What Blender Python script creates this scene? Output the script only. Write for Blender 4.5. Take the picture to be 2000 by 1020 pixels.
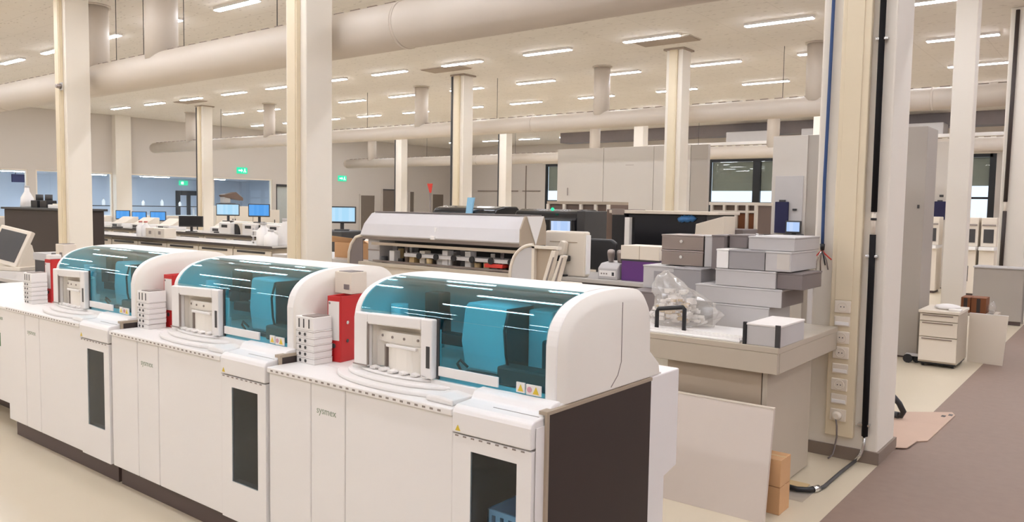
import bpy, bmesh, math, random
from mathutils import Matrix, Vector
random.seed(4)
S = bpy.context.scene
for o in list(bpy.data.objects):
    bpy.data.objects.remove(o)
COL = S.collection
PI = math.pi

# ---------------------------------------------------------------- camera, world, exposure
cam = bpy.data.cameras.new('camera')
cam.sensor_width = 36.0
cam.lens = 1548.66 / 2000 * 36.0
cam.clip_end = 300
YAW, PIT, ROL = -.665134, .0691709, .0162957
fw = Vector((math.sin(YAW)*math.cos(PIT), math.cos(YAW)*math.cos(PIT), -math.sin(PIT)))
rt = Vector((math.cos(YAW), -math.sin(YAW), 0)); up = rt.cross(fw)
cr, sr = math.cos(ROL), math.sin(ROL)
r2, u2 = cr*rt + sr*up, -sr*rt + cr*up
co = bpy.data.objects.new('camera', cam); COL.objects.link(co)
M = Matrix((r2, u2, -fw)).transposed().to_4x4(); M.translation = (0, 0, 1.7)
co.matrix_world = M
S.camera = co
W = bpy.data.worlds.new('sky'); S.world = W; W.use_nodes = True
W.node_tree.nodes['Background'].inputs[0].default_value = (.72, .84, 1, 1)
W.node_tree.nodes['Background'].inputs[1].default_value = 1.6
S.view_settings.view_transform = 'Standard'
S.view_settings.look = 'None'
S.view_settings.gamma = 1
S.view_settings.use_curve_mapping = False
S.view_settings.exposure = 0.0
LIGHT_W = 55.5                       # strength of the ceiling strips
LIGHT_C = (.97, 1.0, 1.09)

# ---------------------------------------------------------------- materials
def lin(c):
    return tuple(((v/255)/12.92 if v/255 <= .04045 else ((v/255+.055)/1.055)**2.4) for v in c) + (1,)

def mat(name, rgb, rough=.5, metal=0.0, var=.03, scale=6.0, bump=0.0, bscale=60, spec=.5, coat=0.0):
    m = bpy.data.materials.new(name); m.use_nodes = True
    nt = m.node_tree; b = nt.nodes['Principled BSDF']
    b.inputs['Roughness'].default_value = rough
    b.inputs['Metallic'].default_value = metal
    b.inputs['Specular IOR Level'].default_value = spec
    b.inputs['Coat Weight'].default_value = coat
    c = lin(rgb)
    tc = nt.nodes.new('ShaderNodeTexCoord')
    n = nt.nodes.new('ShaderNodeTexNoise'); n.inputs['Scale'].default_value = scale; n.inputs['Detail'].default_value = 3
    nt.links.new(tc.outputs['Object'], n.inputs['Vector'])
    mx = nt.nodes.new('ShaderNodeMix'); mx.data_type = 'RGBA'
    mx.inputs[6].default_value = tuple(v*(1-var) for v in c[:3]) + (1,)
    mx.inputs[7].default_value = tuple(min(1, v*(1+var)) for v in c[:3]) + (1,)
    nt.links.new(n.outputs['Fac'], mx.inputs[0])
    nt.links.new(mx.outputs[2], b.inputs['Base Color'])
    if bump:
        n2 = nt.nodes.new('ShaderNodeTexNoise'); n2.inputs['Scale'].default_value = bscale; n2.inputs['Detail'].default_value = 4
        nt.links.new(tc.outputs['Object'], n2.inputs['Vector'])
        bp = nt.nodes.new('ShaderNodeBump'); bp.inputs['Strength'].default_value = bump; bp.inputs['Distance'].default_value = .01
        nt.links.new(n2.outputs['Fac'], bp.inputs['Height'])
        nt.links.new(bp.outputs['Normal'], b.inputs['Normal'])
    return m

def emit(name, rgb, strength):
    m = bpy.data.materials.new(name); m.use_nodes = True
    nt = m.node_tree; nt.nodes.clear()
    e = nt.nodes.new('ShaderNodeEmission'); o = nt.nodes.new('ShaderNodeOutputMaterial')
    e.inputs[0].default_value = tuple(rgb) + (1,); e.inputs[1].default_value = strength
    nt.links.new(e.outputs[0], o.inputs[0])
    return m

def screen(name, a, b):
    """a lit display: two tones laid out in soft blocks"""
    m = emit(name, a, 1.0); nt = m.node_tree
    e = nt.nodes['Emission']
    tc = nt.nodes.new('ShaderNodeTexCoord'); br = nt.nodes.new('ShaderNodeTexBrick')
    br.inputs['Scale'].default_value = 9; br.inputs['Mortar Size'].default_value = .0
    br.inputs['Color1'].default_value = tuple(a)+(1,); br.inputs['Color2'].default_value = tuple(b)+(1,)
    nt.links.new(tc.outputs['Object'], br.inputs['Vector']); nt.links.new(br.outputs['Color'], e.inputs[0])
    return m

def tinted(name, tint, rough=.03, base=.04, grow=.5):
    """thin clear or tinted sheet: tinted pass-through plus a gloss that grows at grazing angles"""
    m = bpy.data.materials.new(name); m.use_nodes = True
    nt = m.node_tree; nt.nodes.clear()
    t = nt.nodes.new('ShaderNodeBsdfTransparent'); t.inputs[0].default_value = tuple(tint)+(1,)
    g = nt.nodes.new('ShaderNodeBsdfGlossy'); g.inputs['Roughness'].default_value = rough
    lw = nt.nodes.new('ShaderNodeLayerWeight'); lw.inputs[0].default_value = .5
    pw = nt.nodes.new('ShaderNodeMath'); pw.operation = 'POWER'; pw.inputs[1].default_value = 3.2
    ma = nt.nodes.new('ShaderNodeMath'); ma.operation = 'MULTIPLY_ADD'; ma.inputs[1].default_value = grow; ma.inputs[2].default_value = base
    mx = nt.nodes.new('ShaderNodeMixShader'); o = nt.nodes.new('ShaderNodeOutputMaterial')
    nt.links.new(lw.outputs['Facing'], pw.inputs[0]); nt.links.new(pw.outputs[0], ma.inputs[0])
    nt.links.new(ma.outputs[0], mx.inputs[0]); nt.links.new(t.outputs[0], mx.inputs[1]); nt.links.new(g.outputs[0], mx.inputs[2])
    nt.links.new(mx.outputs[0], o.inputs[0])
    return m

K = {}
K['white'] = mat('white plastic', (244, 240, 236), .42, var=.01)
K['panel'] = mat('white enamel panel', (244, 240, 237), .38, var=.012, scale=3)
K['cream'] = mat('cream plastic', (230, 219, 203), .45, var=.015)
K['cheek'] = mat('warm white hood end', (246, 240, 230), .42, var=.01)
K['pillar'] = mat('cream painted pillar', (234, 226, 213), .6, var=.02, scale=3, bump=.04, bscale=25)
K['trunk'] = mat('yellowed cable trunking', (226, 211, 182), .45, var=.03)
K['wall'] = mat('warm white wall paint', (204, 195, 185), .75, var=.02, scale=.6, bump=.03)
K['annexwall'] = mat('cool white wall paint', (206, 212, 222), .75, var=.02, scale=.6)
K['duct'] = mat('painted sheet metal duct', (212, 201, 188), .5, var=.03, scale=2)
K['ceil'] = mat('mineral fibre ceiling', (236, 229, 220), .9, var=.02)
K['ceilpanel'] = mat('bare ceiling hatch', (170, 155, 140), .8)
K['plinth'] = mat('dark brown plinth', (84, 68, 64), .5, var=.05)
K['darkside'] = mat('dark brown side panel', (56, 45, 41), .55, var=.06, scale=3, bump=.03, bscale=300)
K['black'] = mat('black plastic', (30, 29, 31), .4, var=.1)
K['blackgloss'] = mat('glossy black cover', (24, 24, 28), .15, var=.1)
K['rubber'] = mat('matt black rubber', (26, 24, 25), .75, var=.1, spec=.2)
K['charcoal'] = mat('charcoal plastic', (64, 62, 62), .5, var=.08)
K['slot'] = mat('dark slot', (150, 138, 131), .6)
K['red'] = mat('red binder board', (196, 36, 38), .4, var=.05, scale=4)
K['paper'] = mat('white paper', (238, 232, 226), .7, var=.01)
K['grey'] = mat('light grey carton', (196, 192, 190), .55, var=.03)
K['midgrey'] = mat('mid grey carton', (158, 154, 154), .5, var=.05)
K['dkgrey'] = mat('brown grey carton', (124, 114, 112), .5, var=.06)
K['steel'] = mat('brushed steel', (158, 147, 142), .34, metal=.85, var=.06, scale=3)
K['silver'] = mat('pale satin cover', (214, 211, 212), .22, var=.02)
K['taupe'] = mat('taupe enamel', (176, 160, 140), .5, var=.03)
K['bench'] = mat('greyish bench panel', (190, 178, 160), .5, var=.03)
K['board'] = mat('pale grey board', (205, 192, 180), .45, var=.02)
K['kraft'] = mat('kraft cardboard', (205, 160, 115), .7, var=.05, scale=8)
K['pinkboard'] = mat('flattened cardboard', (194, 166, 146), .75, var=.05, scale=5)
K['brownbox'] = mat('brown carton', (130, 78, 45), .7, var=.06)
K['purple'] = mat('purple carton', (98, 52, 120), .5, var=.05)
K['blue'] = mat('blue cable sheath', (46, 74, 122), .45, var=.05)
K['bluebit'] = mat('blue film', (60, 120, 180), .3, var=.2, scale=20)
K['bluecrate'] = mat('light blue crate', (150, 205, 238), .45, var=.05)
K['navy'] = mat('navy cloth', (30, 30, 70), .7, var=.1)
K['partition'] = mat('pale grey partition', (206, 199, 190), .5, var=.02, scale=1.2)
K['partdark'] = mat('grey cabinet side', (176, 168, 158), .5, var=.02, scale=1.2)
K['worktop'] = mat('dark bench edge', (72, 64, 60), .45, var=.06)
K['worktoplight'] = mat('grey worktop', (196, 190, 184), .35, var=.03)
K['brownrack'] = mat('brown cabinet', (112, 92, 80), .5, var=.1, scale=5)
K['frameblk'] = mat('black window frame', (24, 26, 28), .4, var=.1)
K['blind'] = mat('grey green roller blind', (150, 152, 140), .8, var=.03)
K['door'] = mat('taupe door leaf', (118, 106, 94), .5, var=.04)
K['doorlight'] = mat('pale door leaf', (186, 190, 186), .5, var=.04)
K['green'] = mat('green sticker', (70, 130, 70), .5)
K['ink'] = mat('grey green print', (150, 160, 140), .6)
K['yellow'] = mat('yellow warning print', (226, 196, 60), .5)
K['pinkprint'] = mat('pink warning print', (205, 150, 160), .5)
K['redbit'] = mat('red rack', (206, 56, 44), .45)
K['tan'] = mat('tan tray', (206, 178, 130), .5, var=.08, scale=20)
K['chrome'] = mat('bright metal', (215, 215, 215), .2, metal=1.0)
K['baseboard'] = mat('grey brown skirting', (132, 116, 104), .5, var=.04)
K['innerwhite'] = mat('inner white cover', (232, 232, 232), .5)
K['pinkcap'] = mat('pink cap', (214, 130, 120), .5)
K['teal'] = tinted('teal acrylic', (.54, .885, .965), .008, .045, .75)
K['smoke'] = tinted('smoked glass', (.80, .86, .90), .03, .03, .3)
K['glass'] = tinted('clear pane', (.93, .95, .95), .01, .03, .4)
K['clearbag'] = tinted('clear bag film', (.95, .94, .92), .18, .10, .5)
def cloudy(m, k):
    nt = m.node_tree; o = [n for n in nt.nodes if n.type == 'OUTPUT_MATERIAL'][0]; src = o.inputs[0].links[0].from_socket
    d = nt.nodes.new('ShaderNodeBsdfDiffuse'); d.inputs[0].default_value = (.95, .91, .87, 1); x = nt.nodes.new('ShaderNodeMixShader'); x.inputs[0].default_value = k
    nt.links.new(src, x.inputs[1]); nt.links.new(d.outputs[0], x.inputs[2]); nt.links.new(x.outputs[0], o.inputs[0])
cloudy(K['clearbag'], .2)
K['exit'] = emit('exit sign green', (.05, .75, .42), 1.2)
K['exitw'] = emit('exit sign white', (.75, 1, .9), 1.6)
K['lamp'] = emit('strip light diffuser', LIGHT_C, LIGHT_W)
K['lampcool'] = emit('cool strip light diffuser', (.74, .86, 1.0), 110.0)
K['scrblue'] = screen('blue screen', (.10, .36, .85), (.14, .42, .9))
K['scrpale'] = screen('pale blue screen', (.42, .72, .95), (.55, .8, 1.0))
K['scrlight'] = screen('light screen', (.45, .62, .95), (.62, .75, 1.0))

def floor_mat(name, a, b, rough, scale):
    m = mat(name, a, rough, var=.0)
    nt = m.node_tree; bs = nt.nodes['Principled BSDF']
    mx = [n for n in nt.nodes if n.type == 'MIX'][0]
    mx.inputs[6].default_value = lin(a); mx.inputs[7].default_value = lin(b)
    ns = [n for n in nt.nodes if n.type == 'TEX_NOISE'][0]; ns.inputs['Scale'].default_value = scale; ns.inputs['Detail'].default_value = 6
    return m
K['vinyl'] = floor_mat('cream vinyl floor', (206, 192, 168), (215, 202, 178), .33, 1.5)
K['carpet'] = floor_mat('brown grey aisle floor', (131, 109, 97), (143, 121, 107), .6, 14)
# speckled acoustic ceiling
def ceil_mat():
    m = K['ceil']; nt = m.node_tree; b = nt.nodes['Principled BSDF']
    tc = [n for n in nt.nodes if n.type == 'TEX_COORD'][0]
    mx = [n for n in nt.nodes if n.type == 'MIX'][0]
    v = nt.nodes.new('ShaderNodeTexVoronoi'); v.inputs['Scale'].default_value = 5.5
    mp = nt.nodes.new('ShaderNodeMapping'); mp.inputs['Scale'].default_value = (.8, 2.2, 1)
    nt.links.new(tc.outputs['Object'], mp.inputs[0]); nt.links.new(mp.outputs[0], v.inputs['Vector'])
    r = nt.nodes.new('ShaderNodeValToRGB'); r.color_ramp.elements[0].position = .10; r.color_ramp.elements[1].position = .2
    r.color_ramp.elements[0].color = (.72, .70, .68, 1); r.color_ramp.elements[1].color = (1, 1, 1, 1)
    nt.links.new(v.outputs['Distance'], r.inputs[0])
    br = nt.nodes.new('ShaderNodeTexBrick'); br.offset = 0
    br.inputs['Scale'].default_value = 1.0; br.inputs['Mortar Size'].default_value = .006
    br.inputs['Brick Width'].default_value = 1.2; br.inputs['Row Height'].default_value = .6
    br.inputs['Color1'].default_value = (1, 1, 1, 1); br.inputs['Color2'].default_value = (.985, .985, .985, 1); br.inputs['Mortar'].default_value = (.86, .85, .84, 1)
    nt.links.new(tc.outputs['Object'], br.inputs['Vector'])
    m1 = nt.nodes.new('ShaderNodeMix'); m1.data_type = 'RGBA'; m1.blend_type = 'MULTIPLY'; m1.inputs[0].default_value = 1
    m2 = nt.nodes.new('ShaderNodeMix'); m2.data_type = 'RGBA'; m2.blend_type = 'MULTIPLY'; m2.inputs[0].default_value = 1
    nt.links.new(mx.outputs[2], m1.inputs[6]); nt.links.new(r.outputs[0], m1.inputs[7])
    nt.links.new(m1.outputs[2], m2.inputs[6]); nt.links.new(br.outputs[0], m2.inputs[7])
    nt.links.new(m2.outputs[2], b.inputs['Base Color'])
ceil_mat()

# ---------------------------------------------------------------- mesh helpers
class MB:
    def __init__(s): s.bm = bmesh.new()
    def poly(s, vs):
        s.bm.faces.new([s.bm.verts.new(v) for v in vs]); return s
    def hexa(s, p):   # 8 points: bottom 4 ccw, top 4 ccw
        v = [s.bm.verts.new(q) for q in p]
        for f in ((3,2,1,0),(4,5,6,7),(0,1,5,4),(1,2,6,5),(2,3,7,6),(3,0,4,7)):
            s.bm.faces.new([v[i] for i in f])
        return s
    def box(s, x0, x1, y0, y1, z0, z1):
        return s.hexa([(x0,y0,z0),(x1,y0,z0),(x1,y1,z0),(x0,y1,z0),(x0,y0,z1),(x1,y0,z1),(x1,y1,z1),(x0,y1,z1)])
    def prism(s, pts, ax, a, b):
        def P(u, v, t): return {'x': (t,u,v), 'y': (u,t,v), 'z': (u,v,t)}[ax]
        A = [s.bm.verts.new(P(u,v,a)) for u,v in pts]; B = [s.bm.verts.new(P(u,v,b)) for u,v in pts]
        s.bm.faces.new(A); s.bm.faces.new(B[::-1])
        n = len(pts)
        for i in range(n):
            s.bm.faces.new((A[i], B[i], B[(i+1)%n], A[(i+1)%n]))
        return s
    def sheet(s, pts, th, ax, a, b):
        """open 2-D path thickened by th and extruded along ax"""
        n = len(pts); off = []
        for i in range(n):
            p, q = Vector(pts[max(0,i-1)]), Vector(pts[min(n-1,i+1)])
            d = (q-p).normalized(); off.append((pts[i][0]-d.y*th, pts[i][1]+d.x*th))
        def P(u, v, t): return {'x': (t,u,v), 'y': (u,t,v), 'z': (u,v,t)}[ax]
        r = []
        for t in (a, b):
            r.append([s.bm.verts.new(P(u,v,t)) for u,v in pts]); r.append([s.bm.verts.new(P(u,v,t)) for u,v in off])
        for i in range(n-1):
            s.bm.faces.new((r[0][i], r[0][i+1], r[2][i+1], r[2][i])); s.bm.faces.new((r[1][i+1], r[1][i], r[3][i], r[3][i+1]))
            s.bm.faces.new((r[0][i+1], r[0][i], r[1][i], r[1][i+1])); s.bm.faces.new((r[2][i], r[2][i+1], r[3][i+1], r[3][i]))
        for i in (0, n-1):
            s.bm.faces.new((r[0][i], r[2][i], r[3][i], r[1][i]))
        return s
    def cyl(s, p, q, r, r1=None, n=12):
        return s.tube([p, q], r, n, r1)
    def tube(s, pts, r, n=8, r1=None):
        pts = [Vector(p) for p in pts]; rings = []
        m = len(pts); prev = None
        for i, p in enumerate(pts):
            d = (pts[min(m-1,i+1)] - pts[max(0,i-1)]).normalized()
            if prev is None:
                a = d.orthogonal().normalized()
            else:
                a = (prev - d*prev.dot(d)).normalized()
            prev = a; b = d.cross(a)
            rr = r if r1 is None else r + (r1-r)*i/(m-1)
            rings.append([s.bm.verts.new(p + (a*math.cos(t) + b*math.sin(t))*rr) for t in [2*PI*k/n for k in range(n)]])
        for A, B in zip(rings, rings[1:]):
            for k in range(n):
                f = s.bm.faces.new((A[k], A[(k+1)%n], B[(k+1)%n], B[k])); f.smooth = True
        s.bm.faces.new(rings[0][::-1]); s.bm.faces.new(rings[-1])
        return s
    def lathe(s, prof, c=(0,0,0), n=16):
        rings = []
        for r, z in prof:
            rings.append([s.bm.verts.new((c[0]+r*math.cos(2*PI*k/n), c[1]+r*math.sin(2*PI*k/n), c[2]+z)) for k in range(n)])
        for A, B in zip(rings, rings[1:]):
            for k in range(n):
                f = s.bm.faces.new((A[k], A[(k+1)%n], B[(k+1)%n], B[k])); f.smooth = True
        s.bm.faces.new(rings[0][::-1]); s.bm.faces.new(rings[-1])
        return s
    def ball(s, c, r, n=10, m=6, jit=0, sx=1, sy=1, sz=1):
        prof = [(max(.02,math.sin(PI*i/m)), -math.cos(PI*i/m)) for i in range(m+1)]
        st = len(s.bm.verts)
        s.lathe(prof, (0,0,0), n)
        s.bm.verts.ensure_lookup_table()
        for v in s.bm.verts[st:]:
            k = r*(1 + random.uniform(-jit, jit))
            v.co = Vector((c[0]+v.co.x*k*sx, c[1]+v.co.y*k*sy, c[2]+v.co.z*k*sz))
        return s
    def build(s, name, m, parent=None, bevel=0, seg=2, smooth=False, world=None):
        bm = s.bm
        bmesh.ops.recalc_face_normals(bm, faces=bm.faces)
        if bevel:
            es = [e for e in bm.edges if len(e.link_faces) == 2 and e.calc_face_angle(0) > math.radians(30)]
            bmesh.ops.bevel(bm, geom=es, offset=bevel, segments=seg, profile=.5, affect='EDGES', clamp_overlap=True)
        root = parent
        while root is not None and root.parent is not None: root = root.parent
        if root is not None and root.get('_w'):
            L = root.location
            for v in bm.verts: v.co -= L
        if smooth:
            for f in bm.faces: f.smooth = True
        me = bpy.data.meshes.new(name); bm.to_mesh(me); bm.free()
        if smooth:
            try: me.set_sharp_from_angle(angle=math.radians(40))
            except Exception: pass
        me.materials.append(K[m] if isinstance(m, str) else m)
        o = bpy.data.objects.new(name, me); COL.objects.link(o)
        if parent is not None: o.parent = parent
        return o

def tag(o, label, cat, group=None):
    o['label'] = label; o['category'] = cat
    if group: o['group'] = group
    return o
def thing(name, label, cat, loc, group=None, rz=0.0, world=True):
    o = bpy.data.objects.new(name, None); COL.objects.link(o)
    o.empty_display_size = .1
    o.location = loc; o.rotation_euler = (0, 0, rz)
    if world and rz == 0: o['_w'] = 1
    return tag(o, label, cat, group)
def struct(o, label=None):
    o['kind'] = 'structure'
    if label: o['label'] = label
    return o
def dup(o, parent=None, loc=None, rz=None, label=None):
    c = o.copy(); COL.objects.link(c)
    if parent is not None: c.parent = parent
    if loc is not None: c.location = loc
    if rz is not None: c.rotation_euler = (0, 0, rz)
    if label: c['label'] = label
    for ch in list(o.children): dup(ch, c)
    return c
def arc(cx, cz, r, a0, a1, n, rz=None):
    rz = rz or r
    return [(cx + r*math.cos(math.radians(a0+(a1-a0)*i/n)), cz + rz*math.sin(math.radians(a0+(a1-a0)*i/n))) for i in range(n+1)]
def text_mesh(name, body, size, mt, parent, loc, depth=.0006):
    cu = bpy.data.curves.new(name, 'FONT'); cu.body = body; cu.size = size; cu.extrude = depth; cu.resolution_u = 2
    t = bpy.data.objects.new(name, cu)
    COL.objects.link(t)
    dg = bpy.context.evaluated_depsgraph_get()
    me = bpy.data.meshes.new_from_object(t.evaluated_get(dg))
    bpy.data.objects.remove(t)
    me.transform(Matrix.Rotation(PI/2, 4, 'X'))
    me.materials.clear(); me.materials.append(K[mt])
    o = bpy.data.objects.new(name, me); COL.objects.link(o); o.parent = parent; o.location = loc
    return o

# ================================================================ THE ROOM
XL, XR, YF, YB, ZC = -31.8, 14.0, -8.0, 34.5, 5.0
struct(MB().box(XL-.2, -1.27, YF, YB, -.1, 0).build('floor', 'vinyl'), 'cream vinyl floor of the laboratory')
struct(MB().box(-1.27, XR, YF, YB, -.1, .003).build('floor', 'carpet'), 'brown grey floor strip of the aisle')
struct(MB().box(XL-.2, XR+.2, YF-.2, YB+.2, ZC, ZC+.2).build('ceiling', 'ceil'), 'pale speckled acoustic ceiling')
struct(MB().box(XR, XR+.2, YF, YB, 0, ZC).build('wall_right', 'wall'))
struct(MB().box(XL-.2, XR+.2, YF-.2, YF, 0, ZC).build('wall_front', 'wall'))
# left wall with a band of openings (bottom 1.0, top 2.75)
openings = [(6.5, 11.9), (12.17, 13.9), (14.05, 14.95), (15.56, 18.95), (19.3, 22.3)]
b = MB(); b.box(XL-.2, XL, YF, YB, 2.75, ZC); b.box(XL-.2, XL, YF, 22.3, 0, 1.0)
y = YF
for a, c in openings:
    b.box(XL-.2, XL, y, a, 1.0, 2.75); y = c
b.box(XL-.2, XL, 22.3, 22.52, 0, 2.75); b.box(XL-.2, XL, 23.4, YB, 0, 2.75)
b.box(XL-.2, XL, 22.52, 23.4, 2.55, 2.75)
struct(b.build('wall_left', 'wall'), 'warm white end wall with a band of windows')
struct(MB().box(XL, XL+.3, 14.95, 15.56, 0, ZC).build('pillar', 'pillar'), 'flat cream pilaster on the end wall between two windows')
for i, (a, c) in enumerate(openings):
    w = MB(); t = .05
    w.box(XL-.15, XL-.02, a, a+t, 1.0, 2.75); w.box(XL-.15, XL-.02, c-t, c, 1.0, 2.75)
    w.box(XL-.15, XL-.02, a+t, c-t, 1.0, 1.0+t); w.box(XL-.15, XL-.02, a+t, c-t, 2.75-t, 2.75)
    f = struct(w.build('window_%d' % (i+1), 'cream'))
    MB().box(XL-.10, XL-.09, a+t, c-t, 1.0+t, 2.75-t).build('pane', 'glass', f)
d = struct(MB().box(XL-.12, XL-.06, 22.56, 23.36, 0, 2.5).build('door_1', 'doorlight'), 'pale door leaf at the end of the window band')
MB().box(XL-.16, XL+.02, 22.52, 22.56, 0, 2.55).build('frame', 'charcoal', d)
MB().box(XL-.16, XL+.02, 23.36, 23.4, 0, 2.55).build('frame', 'charcoal', d)
MB().box(XL-.16, XL+.02, 22.52, 23.4, 2.44, 2.55).build('frame', 'charcoal', d)
for n, (a, c, h) in enumerate(((27.64, 28.59, 2.13), (29.17, 30.2, 2.44), (31.2, 31.5, 2.4), (33.0, 33.9, 2.3))):
    d = struct(MB().box(XL, XL+.05, a, c, 0, h).build('door_%d' % (n+2), 'door'))
    for q in (a-.06, c):
        MB().box(XL, XL+.08, q, q+.06, 0, h+.06).build('frame', 'wall', d)
    MB().box(XL, XL+.08, a, c, h, h+.06).build('frame', 'wall' if n != 1 else 'charcoal', d)
    MB().cyl((XL+.05, a+.12, 1.02), (XL+.11, a+.12, 1.02), .018).build('handle', 'chrome', d)
# back wall with black framed windows
wins = [(-24.9, -20.5, 0.9, 3.95), (-15.62, -11.6, 0.9, 3.98), (-6.2, -4.2, 0.9, 3.95)]
b = MB(); x = XL
for x0, x1, z0, z1 in wins:
    b.box(x, x0, YB, YB+.2, 0, ZC); b.box(x0, x1, YB, YB+.2, 0, z0); b.box(x0, x1, YB, YB+.2, z1, ZC); x = x1
b.box(x, XR+.2, YB, YB+.2, 0, ZC)
struct(b.build('wall_back', 'wall'), 'cream back wall of the hall')
for i, (x0, x1, z0, z1) in enumerate(wins):
    n = 6+i
    f = MB(); t = .12
    f.box(x0, x0+t, YB+.02, YB+.12, z0, z1); f.box(x1-(.22 if i == 2 else t), x1, YB+.02, YB+.12, z0, z1)
    f.box(x0+t, x1-t, YB+.02, YB+.12, z0, z0+t); f.box(x0+t, x1-t, YB+.02, YB+.12, z1-t, z1)
    f = struct(f.build('window_%d' % n, 'frameblk'), 'black framed window in the back wall')
    ms = {0: [-22.7], 1: [-13.35], 2: [-5.5]}[i]
    w = .34 if i == 1 else .16
    for mx_ in ms:
        MB().box(mx_-w/2, mx_+w/2, YB+.0, YB+.14, z0+t, z1-t).build('mullion', 'frameblk', f)
    MB().box(x0+t, x1-t, YB+.03, YB+.11, 1.95 if i != 2 else 2.25, 2.05 if i != 2 else 2.33).build('transom', 'frameblk', f)
    MB().box(x0+t, x1-t, YB+.06, YB+.075, z0+t, z1-t).build('pane', 'glass', f)
    MB().box(x0+t, x1-t, YB+.15, YB+.165, 2.55 if i != 2 else 2.75, z1-t).build('blind', 'blind', f)
    struct(MB().box(x0-.1, x1+.1, YB-.12, YB, z1+.02, z1+.42).build('trim_%d' % (i+1), 'cream', None, .01), 'cream beam above a back wall window')
for i, (x0, x1, z) in enumerate(((-29.6, -26.7, 2.5), (-26.4, -25.2, 2.5))):
    struct(MB().box(x0, x1, YB-.04, YB, z, z+.05).build('trim_%d' % (i+4), 'baseboard'))
struct(MB().box(-26.2, -26.15, YB-.03, YB, 0, 3.9).build('trim_6', 'baseboard'))
struct(MB().box(XL, XL+.02, YF, 22.5, 0, .1).build('baseboard_left', 'baseboard'))
# annex behind the windows of the left wall
AX = -41.5
b = MB(); b.box(AX-.2, AX, 4, 27, 0, 3.0); b.box(AX, XL-.2, 3.8, 4, 0, 3.0); b.box(AX, XL-.2, 27, 27.2, 0, 3.0)
struct(b.build('wall_annex', 'annexwall'), 'cool white walls of the room behind the windows')
struct(MB().box(AX, XL-.2, 4, 27, -.1, 0).build('floor', 'worktoplight'))
struct(MB().box(AX, XL-.2, 4, 27, 2.86, 3.0).build('ceiling', 'annexwall'))
d = struct(MB().box(AX, AX+.06, 22.9, 24.4, 0, 2.25).build('door_6', 'charcoal'), 'dark glazed door in the room behind the windows')
MB().box(AX+.06, AX+.07, 23.15, 23.5, .3, 2.0).build('pane', 'annexwall', d)
MB().box(AX+.06, AX+.07, 23.75, 24.1, .3, 2.0).build('pane', 'annexwall', d)

# ---------------------------------------------------------------- pillars
def pillar(x, y, s, label, trunk=False, collar=True):
    p = struct(MB().box(x, x+s, y, y+s, 0, ZC).build('pillar', 'pillar', None, .012), label)
    if collar: MB().box(x-.05, x+s+.05, y-.05, y+s+.05, ZC-.035, ZC-.001).build('pillar_collar', 'ceilpanel', p)
    if trunk:
        c = MB().box(x+.09, x+.27, y-.055, y, .2, ZC-.04).build('cable_channel', 'trunk', p, .005)
        MB().box(x+.11, x+.25, y-.062, y-.055, .2, ZC-.04).build('channel_cover', 'trunk', c)
    return p
COLS = [(-7.78, 5.65, 'cream square pillar rising behind the middle analyzer'), (-13.88, 5.65, 'cream square pillar behind the far left analyzer'),
        (-7.85, 15.1, 'cream pillar in front of the wide grey partition'), (-13.85, 15.1, 'cream pillar behind the long silver hooded analyzer'),
        (-25.88, 15.1, 'cream pillar among the far monitors by the windows'), (-1.76, 15.1, 'cream pillar with a dark cable above the low grey counter'),
        (-25.9, 24.55, 'slim distant cream pillar beyond the silver hood'), (-20.0, 24.55, 'distant cream pillar in front of the back wall'),
        (-13.95, 24.55, 'distant cream pillar top seen above the wide partition')]
for x, y, l in COLS:
    p = pillar(x, y, .37, l, y < 20 and x < -3, x < -3)
    if y > 12 and x < -13 and x != -13.95: MB().box(x-.03, x+.012, y-.03, y-.001, .1, ZC-.05).build('side_cable', 'charcoal', p)
struct(MB().box(-7.8, -7.43, 24.55, 24.92, 0, ZC).build('pillar', 'pillar')); struct(MB().box(-19.9, -19.53, 15.1, 15.47, 0, ZC).build('pillar', 'pillar'))
pillar(-1.755, 5.65, .47, 'wide cream pillar with cables and sockets beside the aisle', False, False)
struct(MB().box(-2.09, -1.82, 12.4, 12.67, 0, ZC).build('pillar', 'pillar', None, .01), 'slim cream service pillar behind the drawer cabinet')
# trunking on the camera side of the two big pillars left and the far ones
for x, y, l in ((-7.85, 15.1, 'brown ceiling hatch beside pillar of the wide partition'), (-13.75, 15.1, 'brown ceiling hatch beside pillar behind the silver hood'), (-25.3, 15.1, 'brown ceiling hatch beside pillar of the far monitors')):
    t = thing('ceiling_hatch', l, 'hatch', (x+.45, y-.8, ZC-.03), 'ceiling hatches beside pillars')
    MB().box(x-.2, x+1.0, y-1.05, y-.55, ZC-.03, ZC-.002).build('hatch_panel', 'ceilpanel', t, .004)
    MB().box(x-.22, x+1.02, y-1.07, y-.53, ZC-.012, ZC).build('frame', 'duct', t)

# ---------------------------------------------------------------- ceiling strip lights
def proj(x, y, z):
    p = Vector((x, y, z)) - Vector((0, 0, 1.7)); d = p.dot(fw)
    return (1000 + 1548.66*p.dot(r2)/d, 510 - 1548.66*p.dot(u2)/d) if d > .1 else (-9999, -9999)
R0 = [11.2, 8.8, 6.4, 3.98, 1.56, -.86, -3.28, -5.7, -8.1, -10.4, -12.57, -14.95, -17.25, -19.6, -21.95, -24.3, -26.7, -29.1]  # first two columns of every row added out of view to brighten right-facing sides
R1 = [11.2, 8.8, 6.4, 3.98, 1.56, -.84, -3.26, -5.66, -8.13, -10.59, -13.01, -15.43, -17.68, -19.95, -22.22, -24.63, -26.93, -29.33]
R2_ = [11.2, 8.8, 6.4, 3.98, 1.56, -.86, -3.33, -5.76, -8.2, -10.7, -13.2, -15.62, -18.15, -20.5, -22.75, -24.95, -27.15, -29.5]
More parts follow.
